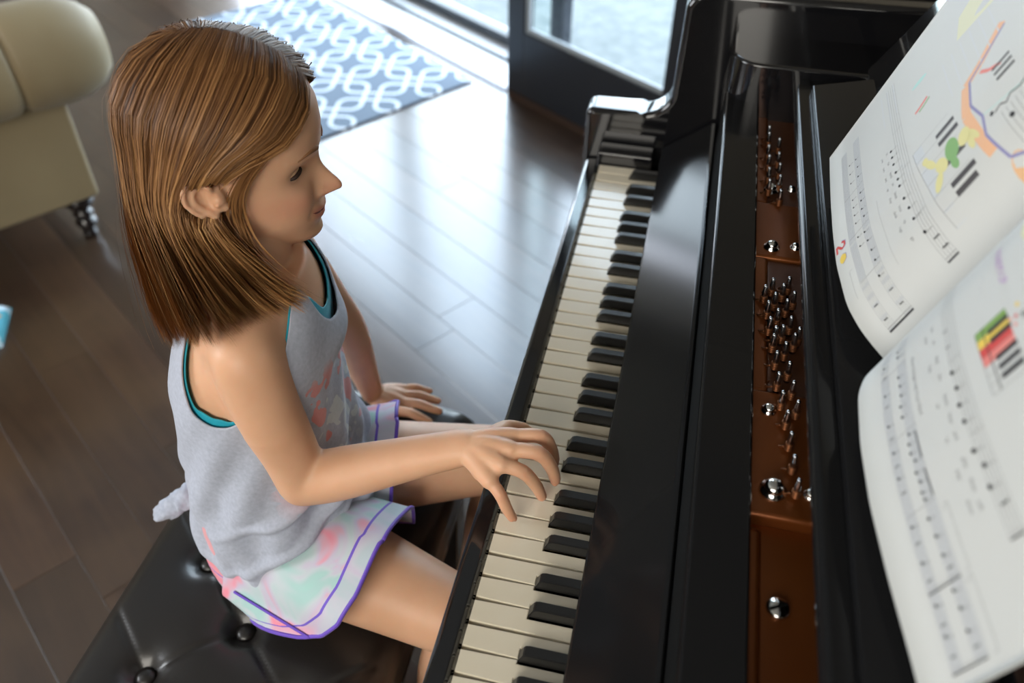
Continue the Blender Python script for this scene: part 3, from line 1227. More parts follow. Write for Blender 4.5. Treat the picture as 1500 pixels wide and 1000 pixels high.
book = empty('music_book', (0.31, -0.616, 0.945), "white children's piano music book standing open on the black music desk", 'book')
WMAX = {1: 0.284, -1: 0.275}
pages = {}
for side, nm in ((1, 'page'), (-1, 'page')):
    nu_, nv_ = 70, 12
    v = []
    for lay in (0.0, -0.0006):
        for j in range(nv_):
            for i in range(nu_):
                v.append(page(side, WMAX[side] * (i / (nu_ - 1)), PH * j / (nv_ - 1), lay))
    k_ = nu_ * nv_
    f = gridfaces(nu_, nv_)
    f += [tuple(i + k_ for i in reversed(q)) for q in gridfaces(nu_, nv_)]
    rim_ = [i for i in range(nu_)] + [nu_ * j + nu_ - 1 for j in range(1, nv_)] + [nu_ * (nv_ - 1) + i for i in range(nu_ - 2, -1, -1)] + [nu_ * j for j in range(nv_ - 2, 0, -1)]
    f += [(rim_[i], rim_[(i + 1) % len(rim_)], rim_[(i + 1) % len(rim_)] + k_, rim_[i] + k_) for i in range(len(rim_))]
    if side < 0:
        f = [tuple(reversed(q)) for q in f]
    pages[side] = mobj(nm, v, f, M['paper'], book)
    # the leaves and cover beneath
    v = []
    for lay in (-0.0009, -0.0055 if side > 0 else -0.0035):
        for j in range(nv_):
            for i in range(nu_):
                w_ = (WMAX[side] - 0.001) * (i / (nu_ - 1))
                lay2 = lay * min(1, 0.25 + w_ / 0.06)
                v.append(page(side, w_, 0.0012 + (PH - 0.002) * j / (nv_ - 1), lay2))
    f = gridfaces(nu_, nv_) + [tuple(i + k_ for i in reversed(q)) for q in gridfaces(nu_, nv_)] + [(rim_[i], rim_[(i + 1) % len(rim_)], rim_[(i + 1) % len(rim_)] + k_, rim_[i] + k_) for i in range(len(rim_))]
    if side < 0:
        f = [tuple(reversed(q)) for q in f]
    mobj('page_block', v, f, M['paper'], book)


class Ink:
    """flat print laid on a page: polygons in page millimetres (w from the spine, v from the foot)"""

    def __init__(self, side, h=0.00015):
        self.s, self.h, self.v, self.f = side, h, [], []

    def poly(self, pts):
        o_ = len(self.v)
        self.v += [page(self.s, max(0, p[0]) / 1000, p[1] / 1000, self.h) for p in pts]
        self.f.append(tuple(range(o_, o_ + len(pts))) if self.s > 0 else tuple(range(o_ + len(pts) - 1, o_ - 1, -1)))

    def line(self, a, b_, t_=0.25):
        a = np.array(a, float)
        b_ = np.array(b_, float)
        L_ = np.linalg.norm(b_ - a)
        k = max(1, int(L_ / 4))
        d = (b_ - a) / (L_ + 1e-9)
        nn = np.array([-d[1], d[0]]) * t_ / 2
        for i in range(k):
            p, q = a + (b_ - a) * i / k, a + (b_ - a) * (i + 1) / k
            self.poly([p - nn, q - nn, q + nn, p + nn])

    def path(self, P, t_):
        for a, b_ in zip(P[:-1], P[1:]):
            self.line(a, b_, t_)

    def oval(self, c, rx, ry, rot=0.35, k=12):
        self.poly([(c[0] + rx * math.cos(a) * math.cos(rot) - ry * math.sin(a) * math.sin(rot), c[1] + rx * math.cos(a) * math.sin(rot) + ry * math.sin(a) * math.cos(rot))
                   for a in [2 * math.pi * i / k for i in range(k)]])

    def fan(self, c, P):
        for a, b_ in zip(P, P[1:] + P[:1]):
            self.poly([c, a, b_])

    def text(self, s_, w0, v0, size, slant=0.0):
        cu = bpy.data.curves.new('t', 'FONT')
        cu.body = s_
        cu.size = size
        cu.resolution_u = 2
        ob = bpy.data.objects.new('t', cu)
        COL.objects.link(ob)
        dg = bpy.context.evaluated_depsgraph_get()
        me = ob.evaluated_get(dg).to_mesh()
        o_ = len(self.v)
        for q in me.vertices:
            w_ = w0 - q.co.x if self.s > 0 else w0 + q.co.x
            self.v.append(page(self.s, max(0, w_) / 1000, (v0 + q.co.y) / 1000, self.h))
        for p in me.polygons:
            self.f.append(tuple(i + o_ for i in p.vertices))
        ob.evaluated_get(dg).to_mesh_clear()
        bpy.data.objects.remove(ob)
        bpy.data.curves.remove(cu)

    def done(self, name, m_):
        if self.v:
            o = mobj(name, self.v, self.f, m_, None, smooth=False)
            o['kind'] = 'stuff'
            return child(o, pages[self.s])


def staff(ink, w0, w1, v0, gap, t_=0.22):
    for i in range(5):
        ink.line((w0, v0 + gap * i), (w1, v0 + gap * i), t_)


def note(ink, dark, side, w_, v_, gap, up=True, r=1.0):
    dark.oval((w_, v_), 1.45 * r * gap / 2.2, 1.05 * r * gap / 2.2, 0.35 if side < 0 else -0.35)
    dx_ = (1.3 * gap / 2.2) * (1 if side < 0 else -1)
    dark.line((w_ + dx_, v_), (w_ + dx_, v_ + gap * 3.1), 0.28)


def rest(dark, w_, v_, k=1.0):
    dark.path([(w_ - 0.6 * k, v_ + 2.6 * k), (w_ + 0.6 * k, v_ + 1.2 * k), (w_ - 0.5 * k, v_), (w_ + 0.7 * k, v_ - 1.4 * k), (w_ - 0.4 * k, v_ - 2.2 * k)], 0.9 * k)


# right-hand page -------------------------------------------------
g_ = Ink(-1, 0.00012)      # grey lines
d_ = Ink(-1, 0.00020)      # black marks
band = Ink(-1, 0.00006)    # pale grey staves
staff(g_, 28, 222, 87, 2.35)
for w_ in (30, 99, 156.5):
    g_.line((w_, 87), (w_, 96.4), 0.35)
for w_, v_ in ((108, 87), (120.7, 87.2), (133.2, 85.8), (145.8, 86.0), (166.1, 85.4), (177.8, 88.7), (190.8, 87.1)):
    note(g_, d_, -1, w_, v_, 2.35, r=1.25)
rest(d_, 203, 92, 1.1)
d_.line((222, 87), (222, 96.4), 1.1)
g_.line((219.6, 87), (219.6, 96.4), 0.35)
for w_ in (70, 85):
    d_.path([(w_, 86), (w_ + 1.6, 87.5), (w_, 89), (w_ + 1.6, 90)], 0.5)
lw = [(58, 'Let'), (72, 'us'), (88, 'find'), (104, 'the'), (121, 'black'), (136, 'keys'), (150, 'and'), (168, 'play'), (182, 'them'), (196, 'soft')]
for w_, s_ in lw:
    g_.text(s_, w_ - 3, 76.5, 4.2)
for w_, s_ in ((62, 'now'), (90, 'hop'), (123, 'up'), (150, 'to'), (172, 'step'), (192, 'down')):
    g_.text(s_, w_ - 3, 70.0, 4.0)
g_.text('Now changes with Your Hand', 66, 56.0, 4.2)
# the duet below: two narrow staves on grey bands
for v0, v1 in ((25.5, 33.5), (42.5, 51.0)):
    for i in range(24):
        a_, b_ = 34 + i * 9.7, 34 + (i + 1) * 9.7
        band.poly([(a_, v0), (b_, v0), (b_, v1), (a_, v1)])
    staff(g_, 34, 267, v0 + 0.3, (v1 - v0 - 0.6) / 4, 0.14)
for w_ in (62, 120, 175):
    g_.line((w_, 26), (w_, 51), 0.3)
for w_ in (223, 266.5):
    d_.line((w_, 26), (w_, 51), 0.9)
    g_.line((w_ - 1.8, 26), (w_ - 1.8, 51), 0.3)
rr = random.Random(3)
for i, w_ in enumerate((45, 52, 72, 81, 90, 99, 108, 124, 131, 138, 145, 153, 160, 167, 172, 184, 196, 208, 228, 238, 250)):
    vv = 41.5 + rr.random() * 3
    note(g_, d_, -1, w_, vv, 1.7, r=1.15)
d_.line((125, 49.5), (146, 49.9), 0.9)
d_.line((154, 49.9), (173, 50.2), 0.9)
for i, w_ in enumerate((50, 78, 106, 128, 148, 182, 205, 230, 247)):
    note(g_, d_, -1, w_, 28.5, 1.7, r=1.1)
    rest(d_, w_ + 11, 29.5, 0.75)
rest(d_, 216, 46, 0.8)
rest(d_, 259, 46, 0.8)
for a_, b_ in ((182, 222), (225, 266)):
    g_.path([(a_, 55), (a_, 58), (b_, 58), (b_, 55)], 0.3)
    g_.text('1.' if a_ < 200 else '2.', a_ + 1.5, 53.8, 3.2)
# printed keyboard diagram with coloured keys
K0, K1, KV0, KVM, KV1 = 96, 145, 109, 119, 133
kc = ['green', 'yellow', 'red', 'pink', None, None, None]
inks = {}
kwd = (K1 - K0) / 7
for i, c in enumerate(kc):
    a_, b_ = K0 + kwd * i, K0 + kwd * (i + 1)
    if c:
        ink = inks.setdefault(c, Ink(-1, 0.00008))
        ink.poly([(a_, KV0), (b_, KV0), (b_, KVM), (a_, KVM)])
        ink.poly([(a_, KVM), (b_, KVM), (b_, KV1), (a_, KV1)])
    g_.line((a_, KV0), (a_, KV1), 0.3)
g_.line((K1, KV0), (K1, KV1), 0.3)
g_.line((K0, KV0), (K1, KV0), 0.4)
d_.line((K0, KVM - 4), (K1, KVM - 4), 0.7)
for i in (1, 2, 4, 5, 6):
    a_ = K0 + kwd * i
    d_.poly([(a_ - 1.9, KVM - 1), (a_ + 1.9, KVM - 1), (a_ + 1.9, KV1 + 0.5), (a_ - 1.9, KV1 + 0.5)])
inks['yellow'].oval((101, 141), 1.8, 1.3)
inks['red'].oval((108, 138), 1.6, 1.1)
inks['pink'].oval((113, 136), 1.6, 1.0)
inks['pink'].oval((107, 134), 1.5, 0.9)
d_.text('38', 108, 141, 4.5)
for c, ink in inks.items():
    ink.done('printed_key_colour', M['p_' + c])
ti = Ink(-1, 0.00012)
ti.text('WARM-UP', 40, 134, 8.0)
ti.done('purple_title', M['p_purple'])
py_ = Ink(-1, 0.00008)
py_.fan((48, 170), [(48 + 20 * math.cos(a), 170 + 15 * math.sin(a)) for a in [2 * math.pi * i / 24 for i in range(24)]])
py_.done('printed_yellow_spot', M['p_paleyellow'])
for a_, v_ in ((52, 122), (60, 119)):
    band.path([(a_, v_), (a_ + 4, v_ + 2), (a_ + 8, v_)], 0.6)
band.done('staff_band', M['p_band'])
g_.done('staff_lines', M['greyink'])
d_.done('notes', M['ink'])

# left-hand page --------------------------------------------------
g_ = Ink(1, 0.00012)
d_ = Ink(1, 0.00020)
band = Ink(1, 0.00006)
staff(g_, 15, 262, 87.5, 2.6)
for w_ in (60, 120, 180):
    g_.line((w_, 87.5), (w_, 97.9), 0.35)
for w_, v_ in ((160, 82), (150, 82), (139, 82), (126, 82.5), (115, 83), (105, 83), (87.6, 83.4), (74, 84.5), (60, 85), (42, 87.8)):
    note(g_, d_, 1, w_, v_, 2.4, r=1.1)
rest(d_, 32, 93, 1.1)
rest(d_, 23, 94, 1.1)
d_.line((14.6, 87.3), (14.6, 98.1), 1.2)
g_.line((17, 87.3), (17, 98.1), 0.35)
for w_, s_ in ((165, 'lit'), (150, 'tle'), (134, 'hand'), (118, 'on'), (104, 'black'), (86, 'keys'), (68, 'up'), (48, 'go')):
    g_.text(s_, w_, 76, 4.0)
for w_, s_ in ((165, 'one'), (150, 'two'), (134, 'and'), (118, 'up'), (104, 'they'), (86, 'climb'), (66, 'high')):
    g_.text(s_, w_, 70, 3.8)
for v0, v1 in ((19, 27), (37, 45.5)):
    for i in range(25):
        a_, b_ = 11 + i * 9.6, 11 + (i + 1) * 9.6
        band.poly([(a_, v0), (b_, v0), (b_, v1), (a_, v1)])
    staff(g_, 11, 250, v0 + 0.3, (v1 - v0 - 0.6) / 4, 0.14)
for w_ in (56, 110, 170):
    g_.line((w_, 19), (w_, 45.5), 0.35)
d_.line((10.6, 18.8), (10.6, 45.6), 1.3)
g_.line((12.8, 18.8), (12.8, 45.6), 0.4)
for w_ in (18, 30, 46, 62, 75, 88, 100, 120, 132, 144, 156, 184, 200, 216):
    if w_ in (18, 30):
        rest(d_, w_, 41, 0.8)
        rest(d_, w_, 23, 0.8)
    else:
        note(g_, d_, 1, w_, 38 + rr.random() * 3, 1.7, r=1.15)
        if w_ % 4 == 0:
            note(g_, d_, 1, w_ + 3, 30, 1.7, r=1.0)
g_.path([(46, 12), (78, 12), (78, 16)], 0.2)
g_.path([(40, 57), (120, 57)], 0.16)
# page number badge: a red two over a yellow disc
b1 = Ink(1, 0.00010)
b1.fan((99, 9), [(99 + 5.5 * math.cos(a), 9 + 4.2 * math.sin(a)) for a in [2 * math.pi * i / 18 for i in range(18)]])
b1.done('yellow_disc', M['p_yellow'])
b2 = Ink(1, 0.00012)
b2.path([(121, 10), (118, 13.5), (113, 13), (112, 9.5), (119, 5), (121, 3), (111, 3)], 2.4)
b2.done('red_number', M['p_red'])
b3 = Ink(1, 0.00016)
b3.path([(122.5, 10), (118.5, 15), (112, 14.5), (110.5, 9.5)], 0.6)
b3.path([(105, 9), (102, 13.4), (96, 13.2), (93, 8)], 0.6)
b3.done('purple_outline', M['p_blue'])
# keyboard picture with a small long-eared animal climbing over it
kb = Ink(1, 0.00006)
for i in range(6):
    a_, b_ = 122 - i * 16.2, 122 - (i + 1) * 16.2
    kb.poly([(b_ + 0.4, 102 + (i + 1) * 1.0), (a_ - 0.4, 102 + i * 1.0), (a_ - 0.4, 112 + i * 1.0), (b_ + 0.4, 112 + (i + 1) * 1.0)])
    g_.line((a_, 102 + i), (a_, 142), 0.25)
kb.done('printed_grey_keys', M['p_keygrey'])
g_.line((122, 102), (25, 108), 0.3)
bk = Ink(1, 0.00009)
for a_, v0, v1 in ((110, 126, 145), (99, 126, 146), (74, 122, 144), (52, 122, 145), (43, 122, 142)):
    bk.poly([(a_ - 2.6, v0), (a_ + 2.6, v0), (a_ + 2.6, v1), (a_ - 2.6, v1)])
bk.done('printed_black_keys', M['p_darkgrey'])
ra = Ink(1, 0.00016)


def blob(ink, c, rx, ry, rot=0.0):
    ink.fan(c, [(c[0] + rx * math.cos(a) * math.cos(rot) - ry * math.sin(a) * math.sin(rot), c[1] + rx * math.cos(a) * math.sin(rot) + ry * math.sin(a) * math.cos(rot)) for a in [2 * math.pi * i / 18 for i in range(18)]])


for c, rx, ry, ro in (((81, 146), 8, 5.5, 0.4), ((74, 153), 8, 2.6, -0.3), ((70, 149), 8, 2.8, 0.0), ((78, 122), 8, 5.5, -0.2), ((66, 115), 9, 3.6, 0.5), ((90, 114), 8, 3.2, -0.4), ((98, 111), 4, 3, 0)):
    blob(ra, c, rx, ry, ro)
ra.done('animal_figure', M['p_cream'])
ra = Ink(1, 0.00019)
blob(ra, (82, 134), 11, 6.5, 0.15)
blob(ra, (68, 132), 7, 3.2, -0.1)
ra.done('green_shirt', M['p_softgreen'])
# storybook picture: orange-edged open book
ob_ = Ink(1, 0.00008)
ob_.path([(150, 205), (133, 178), (127, 162), (112, 158), (95, 154), (62, 156), (44, 158)], 8.5)
ob_.done('orange_shading', M['p_orange'])
ob_ = Ink(1, 0.00011)
ob_.path([(145, 206), (127, 166), (100, 160), (80, 164), (62, 160), (32, 164), (24, 178)], 2.2)
ob_.done('blue_outline', M['p_blue'])
blob_ = Ink(1, 0.00009)
blob(blob_, (20, 166), 13, 7, 0.2)
blob_.done('tan_shape', M['p_tan'])
tb = Ink(1, 0.0001)
tb.path([(80, 164), (70, 200), (62, 230)], 0.9)
blob(tb, (209, 125), 3.2, 9.0, 0.1)
tb.done('teal_strokes', M['p_teal'])
rb_ = Ink(1, 0.0001)
rb_.path([(170, 114), (171, 120), (174, 129)], 3.2)
rb_.path([(124, 176), (115, 182), (108, 192)], 3.2)
rb_.done('red_strokes', M['p_pink'])
rb_ = Ink(1, 0.0001)
rb_.path([(166, 118), (167, 124), (170, 131)], 2.0)
rb_.done('green_strokes', M['p_softgreen'])
for a_ in (110, 103, 96):
    d_.line((a_, 184), (a_ - 1, 200), 2.4)
staff(g_, 10, 66, 176, 4.2, 0.3)
d_.path([(71, 172), (73, 178), (69, 182), (73, 187), (70, 194), (72, 200)], 1.0)
d_.oval((55, 181), 2.6, 2.0, -0.3)
d_.oval((73, 170), 2.0, 1.6)
y2 = Ink(1, 0.00005)
y2.fan((215, 195), [(198, 168), (190, 205), (190, 235), (240, 235), (240, 205), (228, 176)])
y2.done('yellow_panel', M['p_paleyellow'])
pl = Ink(1, 0.00008)
for v_ in (150, 160, 170, 180, 190, 200):
    pl.line((190, v_), (134, v_), 1.2)
for v_ in (34, 26, 18):
    pl.line((262, v_ + 62), (205, v_ + 62), 1.2)
pl.done('pale_text', M['paleink'])
band.done('staff_band', M['p_band'])
g_.done('staff_lines', M['greyink'])
d_.done('notes', M['ink'])

# ------------------------------------------------------------ the girl
girl = empty('person', (-0.285, -0.60, BTOP), 'young girl with long light-brown hair, grey tank top and tie-dye shorts, playing the keys', 'person')

# torso described by rings up the spine: centre, half-width, half-depth, yaw
SP = np.array([
    # s     x       y       z      a      b      yaw
    [0.00, -0.268, -0.588, 0.500, 0.098, 0.082, 0],
    [0.14, -0.272, -0.586, 0.550, 0.102, 0.084, 0],
    [0.32, -0.282, -0.582, 0.630, 0.088, 0.074, 3],
    [0.52, -0.286, -0.577, 0.710, 0.084, 0.070, 8],
    [0.70, -0.284, -0.570, 0.780, 0.092, 0.073, 13],
    [0.84, -0.274, -0.559, 0.835, 0.098, 0.070, 16],
    [0.92, -0.269, -0.552, 0.866, 0.090, 0.060, 18],
    [0.97, -0.267, -0.548, 0.887, 0.064, 0.050, 18],
    [1.00, -0.267, -0.545, 0.900, 0.046, 0.042, 18]])


def ringp(s_):
    return [np.interp(s_, SP[:, 0], SP[:, i]) for i in range(1, 7)]


def sm_ring(s_):
    # light smoothing of the piecewise-linear table
    q = np.mean([ringp(min(1, max(0, s_ + d))) for d in (-0.05, -0.025, 0, 0.025, 0.05)], axis=0)
    return q


def torso_pt(th, s_, off=0.0):
    """th = 0 front, +90 the girl's left"""
    x, y, z, a, b, yaw = sm_ring(s_)
    x1, y1, z1 = sm_ring(min(1, s_ + 0.02))[:3]
    fw = np.array([math.cos(math.radians(yaw)), math.sin(math.radians(yaw)), 0])
    lf = np.array([-fw[1], fw[0], 0])
    c, sn = math.cos(th), math.sin(th)
    n_ = 2.35
    k = (abs(c) ** n_ + abs(sn) ** n_) ** (-1 / n_)
    return np.array([x, y, z]) + fw * (b + off) * c * k + lf * (a + off) * sn * k


def loft_closed(nth=48, ss=np.linspace(0, 1, 40), off=0.0):
    v = []
    for s_ in ss:
        for i in range(nth):
            v.append(torso_pt(2 * math.pi * i / nth, s_, off))
    f = gridfaces(nth, len(ss), True)
    f.append(tuple(range(nth - 1, -1, -1)))
    f.append(tuple((len(ss) - 1) * nth + i for i in range(nth)))
    return v, f


# ---- head in its own axes: x forward, y left, z up
HO = np.array([-0.286, -0.506, 0.998])
HR = (Matrix.Rotation(math.radians(15), 3, 'Z') @ Matrix.Rotation(math.radians(6), 3, 'Y') @ Matrix.Rotation(math.radians(-2), 3, 'X'))
HRn = np.array(HR)


def H(p):
    return HO + HRn @ np.array(p, float)


fz = [.0965, .092, .082, .065, .045, .025, .008, -.006, -.014, -.024, -.036, -.046, -.052, -.060, -.068, -.076, -.084, -.091, -.096, -.099]
ff_ = [.005, .026, .046, .064, .074, .0775, .0765, .0725, .0710, .0715, .0725, .0745, .0765, .0770, .0752, .0738, .0745, .0715, .0630, .046]
fb = [-.016, -.038, -.056, -.073, -.082, -.085, -.085, -.083, -.081, -.077, -.074, -.066, -.060, -.052, -.044, -.034, -.024, -.012, .000, .014]
fw_ = [.010, .030, .044, .058, .066, .069, .0695, .0690, .0685, .0675, .0650, .0620, .0600, .0565, .0520, .0460, .0390, .0310, .0210, .0100]


def head_mesh():
    zs = np.concatenate([np.linspace(.0965, .01, 40), np.linspace(.008, -.099, 110)])
    nth = 144
    v = []
    for z in zs:
        F_ = np.interp(-z, [-a for a in fz], ff_)
        B_ = np.interp(-z, [-a for a in fz], fb)
        W_ = np.interp(-z, [-a for a in fz], fw_)
        xc = -0.012 if z > -0.03 else -0.012 + (-(z + 0.03)) * 0.45
        xc = min(xc, F_ - 0.02)
        for i in range(nth):
            a = 2 * math.pi * i / nth
            # crowd samples on the face
            a = a - 0.42 * math.sin(a)
            c, s_ = math.cos(a), math.sin(a)
            if c >= 0:
                n_ = 2.25
                k = (abs(c) ** n_ + abs(s_) ** n_) ** (-1 / n_)
                x = xc + (F_ - xc) * c * k
                y = W_ * s_ * k
            else:
                x = xc + (xc - B_) * c
                y = W_ * s_
            if c > 0:
                g2 = lambda u, w__: math.exp(-(u / w__) ** 2)
                # nose: bridge to tip, wings, underside
                A_ = np.interp(-z, [-.004, .002, .010, .018, .0245, .0302, .0350, .0385, .0425, .047], [0, .0018, .0050, .0100, .0162, .0222, .0248, .0240, .0135, 0])
                sw = np.interp(-z, [0, .015, .028, .036, .042, .05], [.0065, .0070, .0086, .0105, .0115, .0110])
                x += A_ * g2(y, sw)
                for sy in (-1, 1):
                    x += 0.0045 * math.exp(-((y - sy * .0125) / .0052) ** 2 - ((z + .038) / .0055) ** 2)
                    x -= 0.0018 * math.exp(-((y - sy * .0190) / .0040) ** 2 - ((z + .038) / .008) ** 2)
                    x -= 0.0100 * math.exp(-((y - sy * .0275) / .0135) ** 2 - ((z + .010) / .0100) ** 2)
                    x += 0.0025 * math.exp(-((y - sy * .026) / .016) ** 2 - ((z - .006) / .006) ** 2)
                    x += 0.0062 * math.exp(-((y - sy * .036) / .017) ** 2 - ((z + .036) / .016) ** 2)
                    # dimple of the smile
                    x -= 0.0030 * math.exp(-((y - sy * .0265) / .0042) ** 2 - ((z + .0535) / .006) ** 2)
                # lips: a raised pair with a slit that turns up at the corners
                zl = -.0620 + 11 * y * y
                x += 0.0040 * g2(y, .0175) * (math.exp(-((z - zl - .0042) / .0034) ** 2) + 1.05 * math.exp(-((z - zl + .0050) / .0042) ** 2))
                x -= 0.0050 * math.exp(-(abs(y) / .024) ** 6) * math.exp(-((z - zl) / .0013) ** 2)
                x += 0.0030 * g2(y, .014) * math.exp(-((z + .0865) / .007) ** 2)
            v.append((x, y, z))
    v = [H(p) for p in v]
    f = gridfaces(nth, len(zs), True)
    f = [tuple(reversed(q)) for q in f]
    f.append(tuple(range(nth)))
    f.append(tuple((len(zs) - 1) * nth + i for i in range(nth - 1, -1, -1)))
    return v, f


def ear_parts(side):
    """flat shell, rolled helix, inner ridge, lobe and tragus"""
    def E(x, z, h):
        return H((-0.0115 + 0.95 * x - 0.28 * z, side * (0.0715 + h), -0.0150 + 0.80 * z))
    out = []
    # shell, flaring out towards the back
    nr, na = 6, 28
    v = []
    for back in (0, 1):
        for j in range(nr + 1):
            for i in range(na):
                a = 2 * math.pi * i / na
                r = j / nr
                x, z = 0.0145 * r * math.cos(a), 0.0205 * r * math.sin(a)
                if z < 0:
                    x *= 1 - 0.25 * (-z / 0.0205)
                h = 0.0045 + 0.0085 * max(0, -math.cos(a)) * r + 0.002 * r
                v.append(E(x, z, h - (0.0042 if back else 0)))
    f = gridfaces(na, nr + 1, True)
    k = na * (nr + 1)
    f = [tuple(reversed(q)) for q in f] + [tuple(i + k for i in q) for q in f]
    o = nr * na
    f += [(o + (i + 1) % na, o + i, k + o + i, k + o + (i + 1) % na) for i in range(na)]
    if side > 0:
        f = [tuple(reversed(q)) for q in f]
    out.append((v, f))
    def arcp(a0, a1, rx, rz, dh, n_=12):
        P = []
        for q in np.linspace(a0, a1, n_):
            a = math.radians(q)
            x, z = rx * math.cos(a), rz * math.sin(a)
            if z < 0:
                x *= 1 - 0.25 * (-z / rz)
            P.append(E(x, z, 0.0065 + dh + 0.0085 * max(0, -math.cos(a)) * rx / 0.0145))
        return P
    P = [E(.004, .004, .004), E(.009, .009, .006)] + arcp(50, 235, 0.0145, 0.0205, 0.002)
    out.append(tube(P, [.0016, .0022] + [.0027] * 8 + [.0024] * 4, 12, 4))
    out.append(tube(arcp(95, 262, 0.0080, 0.0130, 0.0005, 8), [.0012, .0020, .0023, .0023, .0022, .0022, .0022, .0018], 12, 4))
    out.append(tube([E(-.001, -.0150, .008), E(.002, -.0200, .0065)], [.0042, .0040], 14, 3))
    out.append(tube([E(.0125, -.004, .003), E(.0095, -.005, .0075)], [.0036, .0028], 12, 3))
    out.append(tube([E(.0125, .010, .000), E(.012, -.012, .000)], [.004, .005], 12, 3))
    return out


P_ = lambda *a: np.array(a, float)
parts = [loft_closed(), head_mesh()] + ear_parts(-1) + ear_parts(1)
# neck and shoulders
parts.append(tube([(-.272, -.545, .85), (-.276, -.538, .895), (-.288, -.520, .935), (-.292, -.508, .975)], [(.050, .050), (.040, .038), (.037, .038), (.042, .045)], 28))
RS, RE, RW = P_(-.240, -.640, .857), P_(-.205, -.650, .702), P_(-.040, -.628, .774)
LS, LE, LW = P_(-.302, -.452, .862), P_(-.262, -.398, .690), P_(-.256, -.358, .525)
for sh, nk in ((RS, P_(-.268, -.570, .895)), (LS, P_(-.285, -.515, .893))):
    parts.append(tube([nk + (0, 0, -.012), nk * .5 + sh * .5 + (0, 0, -.002), sh + (0, 0, 0.0)], [.030, .031, .033], 24))
cb = P_(-.262, -.600, .845)
parts.append(tube([cb, RS * .6 + cb * .4, RS + (0, 0, -.006)], [(.045, .045), (.043, .045), (.034, .036)], 24))
cb = P_(-.292, -.500, .840)
parts.append(tube([cb, LS * .6 + cb * .4, LS + (0, 0, -.006)], [(.045, .045), (.043, .045), (.034, .036)], 24))
# arms
parts.append(tube([RS, RS * .62 + RE * .38 + (-.002, -.003, 0), RS * .25 + RE * .75 + (-.002, 0, 0), RE + (-.002, -.001, .000)], [.0355, .0325, .0285, .0265], 28))
parts.append(tube([RE, RE * .75 + RW * .25 + (0, 0, -.001), RE * .35 + RW * .65, RW], [(.0265, .0265), (.0275, .0268), (.0225, .0215), (.0195, .0160)], 28))
parts.append(tube([LS, LS * .62 + LE * .38, LS * .25 + LE * .75, LE], [.0345, .0310, .0270, .0250], 24))
parts.append(tube([LE, LE * .75 + LW * .25, LE * .35 + LW * .65, LW], [(.0250, .0250), (.0255, .0250), (.0205, .0200), (.0175, .0150)], 24))


def hand(wr, mcp, fingers, thumb, palm_r=0.0105, fr=0.0066, back=P_(0, 0, 1)):
    out = []
    for i, m_ in enumerate(mcp):
        out.append(tube([wr * 0.85 + m_ * 0.15, wr * .5 + m_ * .5 + back * 0.001, m_ - back * 0.003], [palm_r * 1.22, palm_r * 1.12, palm_r * 0.86], 16))
    for i in range(len(mcp) - 1):
        a, b_ = mcp[i], mcp[i + 1]
        out.append(tube([wr * .3 + a * .7 - back * .003, wr * .3 + b_ * .7 - back * .003], palm_r * 1.0, 14, 3))
        out.append(tube([wr * .06 + a * .94 - back * .004, wr * .06 + b_ * .94 - back * .004], palm_r * 0.72, 14, 3))
    for (chain, s_) in fingers:
        c = [np.array(p, float) for p in chain]
        rr_ = [fr * s_ * 1.14, fr * s_ * 1.06, fr * s_ * 0.98, fr * s_ * 0.82]
        out.append(tube([c[0] - back * 0.003, c[1], c[2], c[3]], rr_, 16, 8))
        out.append(tube([c[1] + back * 0.0004, c[1] * .9 + c[2] * .1], fr * s_ * 1.10, 12, 2))
    c = [np.array(p, float) for p in thumb]
    out.append(tube([wr * .5 + c[0] * .5, c[0], c[1], c[2], c[3]], [fr * 1.5, fr * 1.5, fr * 1.28, fr * 1.12, fr * 0.90], 16, 8))
    out.append(tube([c[1], mcp[0] * .55 + wr * .45], palm_r * 0.85, 12, 3))
    return out


K = KZ
i_ = [(.003, -.613, .787), (.029, -.606, .783), (.039, -.600, .760), (.043, -.595, K + .0075)]
m_ = [(.005, -.631, .789), (.031, -.627, .783), (.043, -.622, .760), (.048, -.616, K + .0075)]
r_ = [(.000, -.647, .785), (.020, -.646, .776), (.032, -.642, .755), (.038, -.637, K + .0075)]
p_ = [(-.008, -.660, .776), (.004, -.668, .765), (.011, -.670, .748), (.0165, -.668, K + .0070)]
th = [(-.026, -.607, .764), (-.010, -.586, .762), (.005, -.573, .750), (.014, -.562, K + .0085)]
parts += hand(RW, [P_(*i_[0]), P_(*m_[0]), P_(*r_[0]), P_(*p_[0])], [(i_, 1.0), (m_, 1.03), (r_, 0.98), (p_, 0.86)], th)
# left hand flat on the bench
bz = BTOP + 0.004
lm = [P_(-.216, -.372, bz + .012), P_(-.213, -.356, bz + .013), P_(-.216, -.341, bz + .012), P_(-.223, -.328, bz + .010)]
lf = []
for q, (dx_, dy_, s_) in zip(lm, ((.050, -.006, 1.0), (.055, -.001, 1.03), (.050, .004, .98), (.040, .009, .86))):
    lf.append(([tuple(q), tuple(q + P_(dx_ * .45, dy_ * .45, .001)), tuple(q + P_(dx_ * .75, dy_ * .75, -.003)), tuple(q + P_(dx_, dy_, -.006))], s_))
lth = [(-.240, -.377, bz + .010), (-.222, -.392, bz + .008), (-.207, -.398, bz + .006), (-.194, -.399, bz + .004)]
parts += hand(LW + P_(.004, 0, -.006), lm, lf, lth)
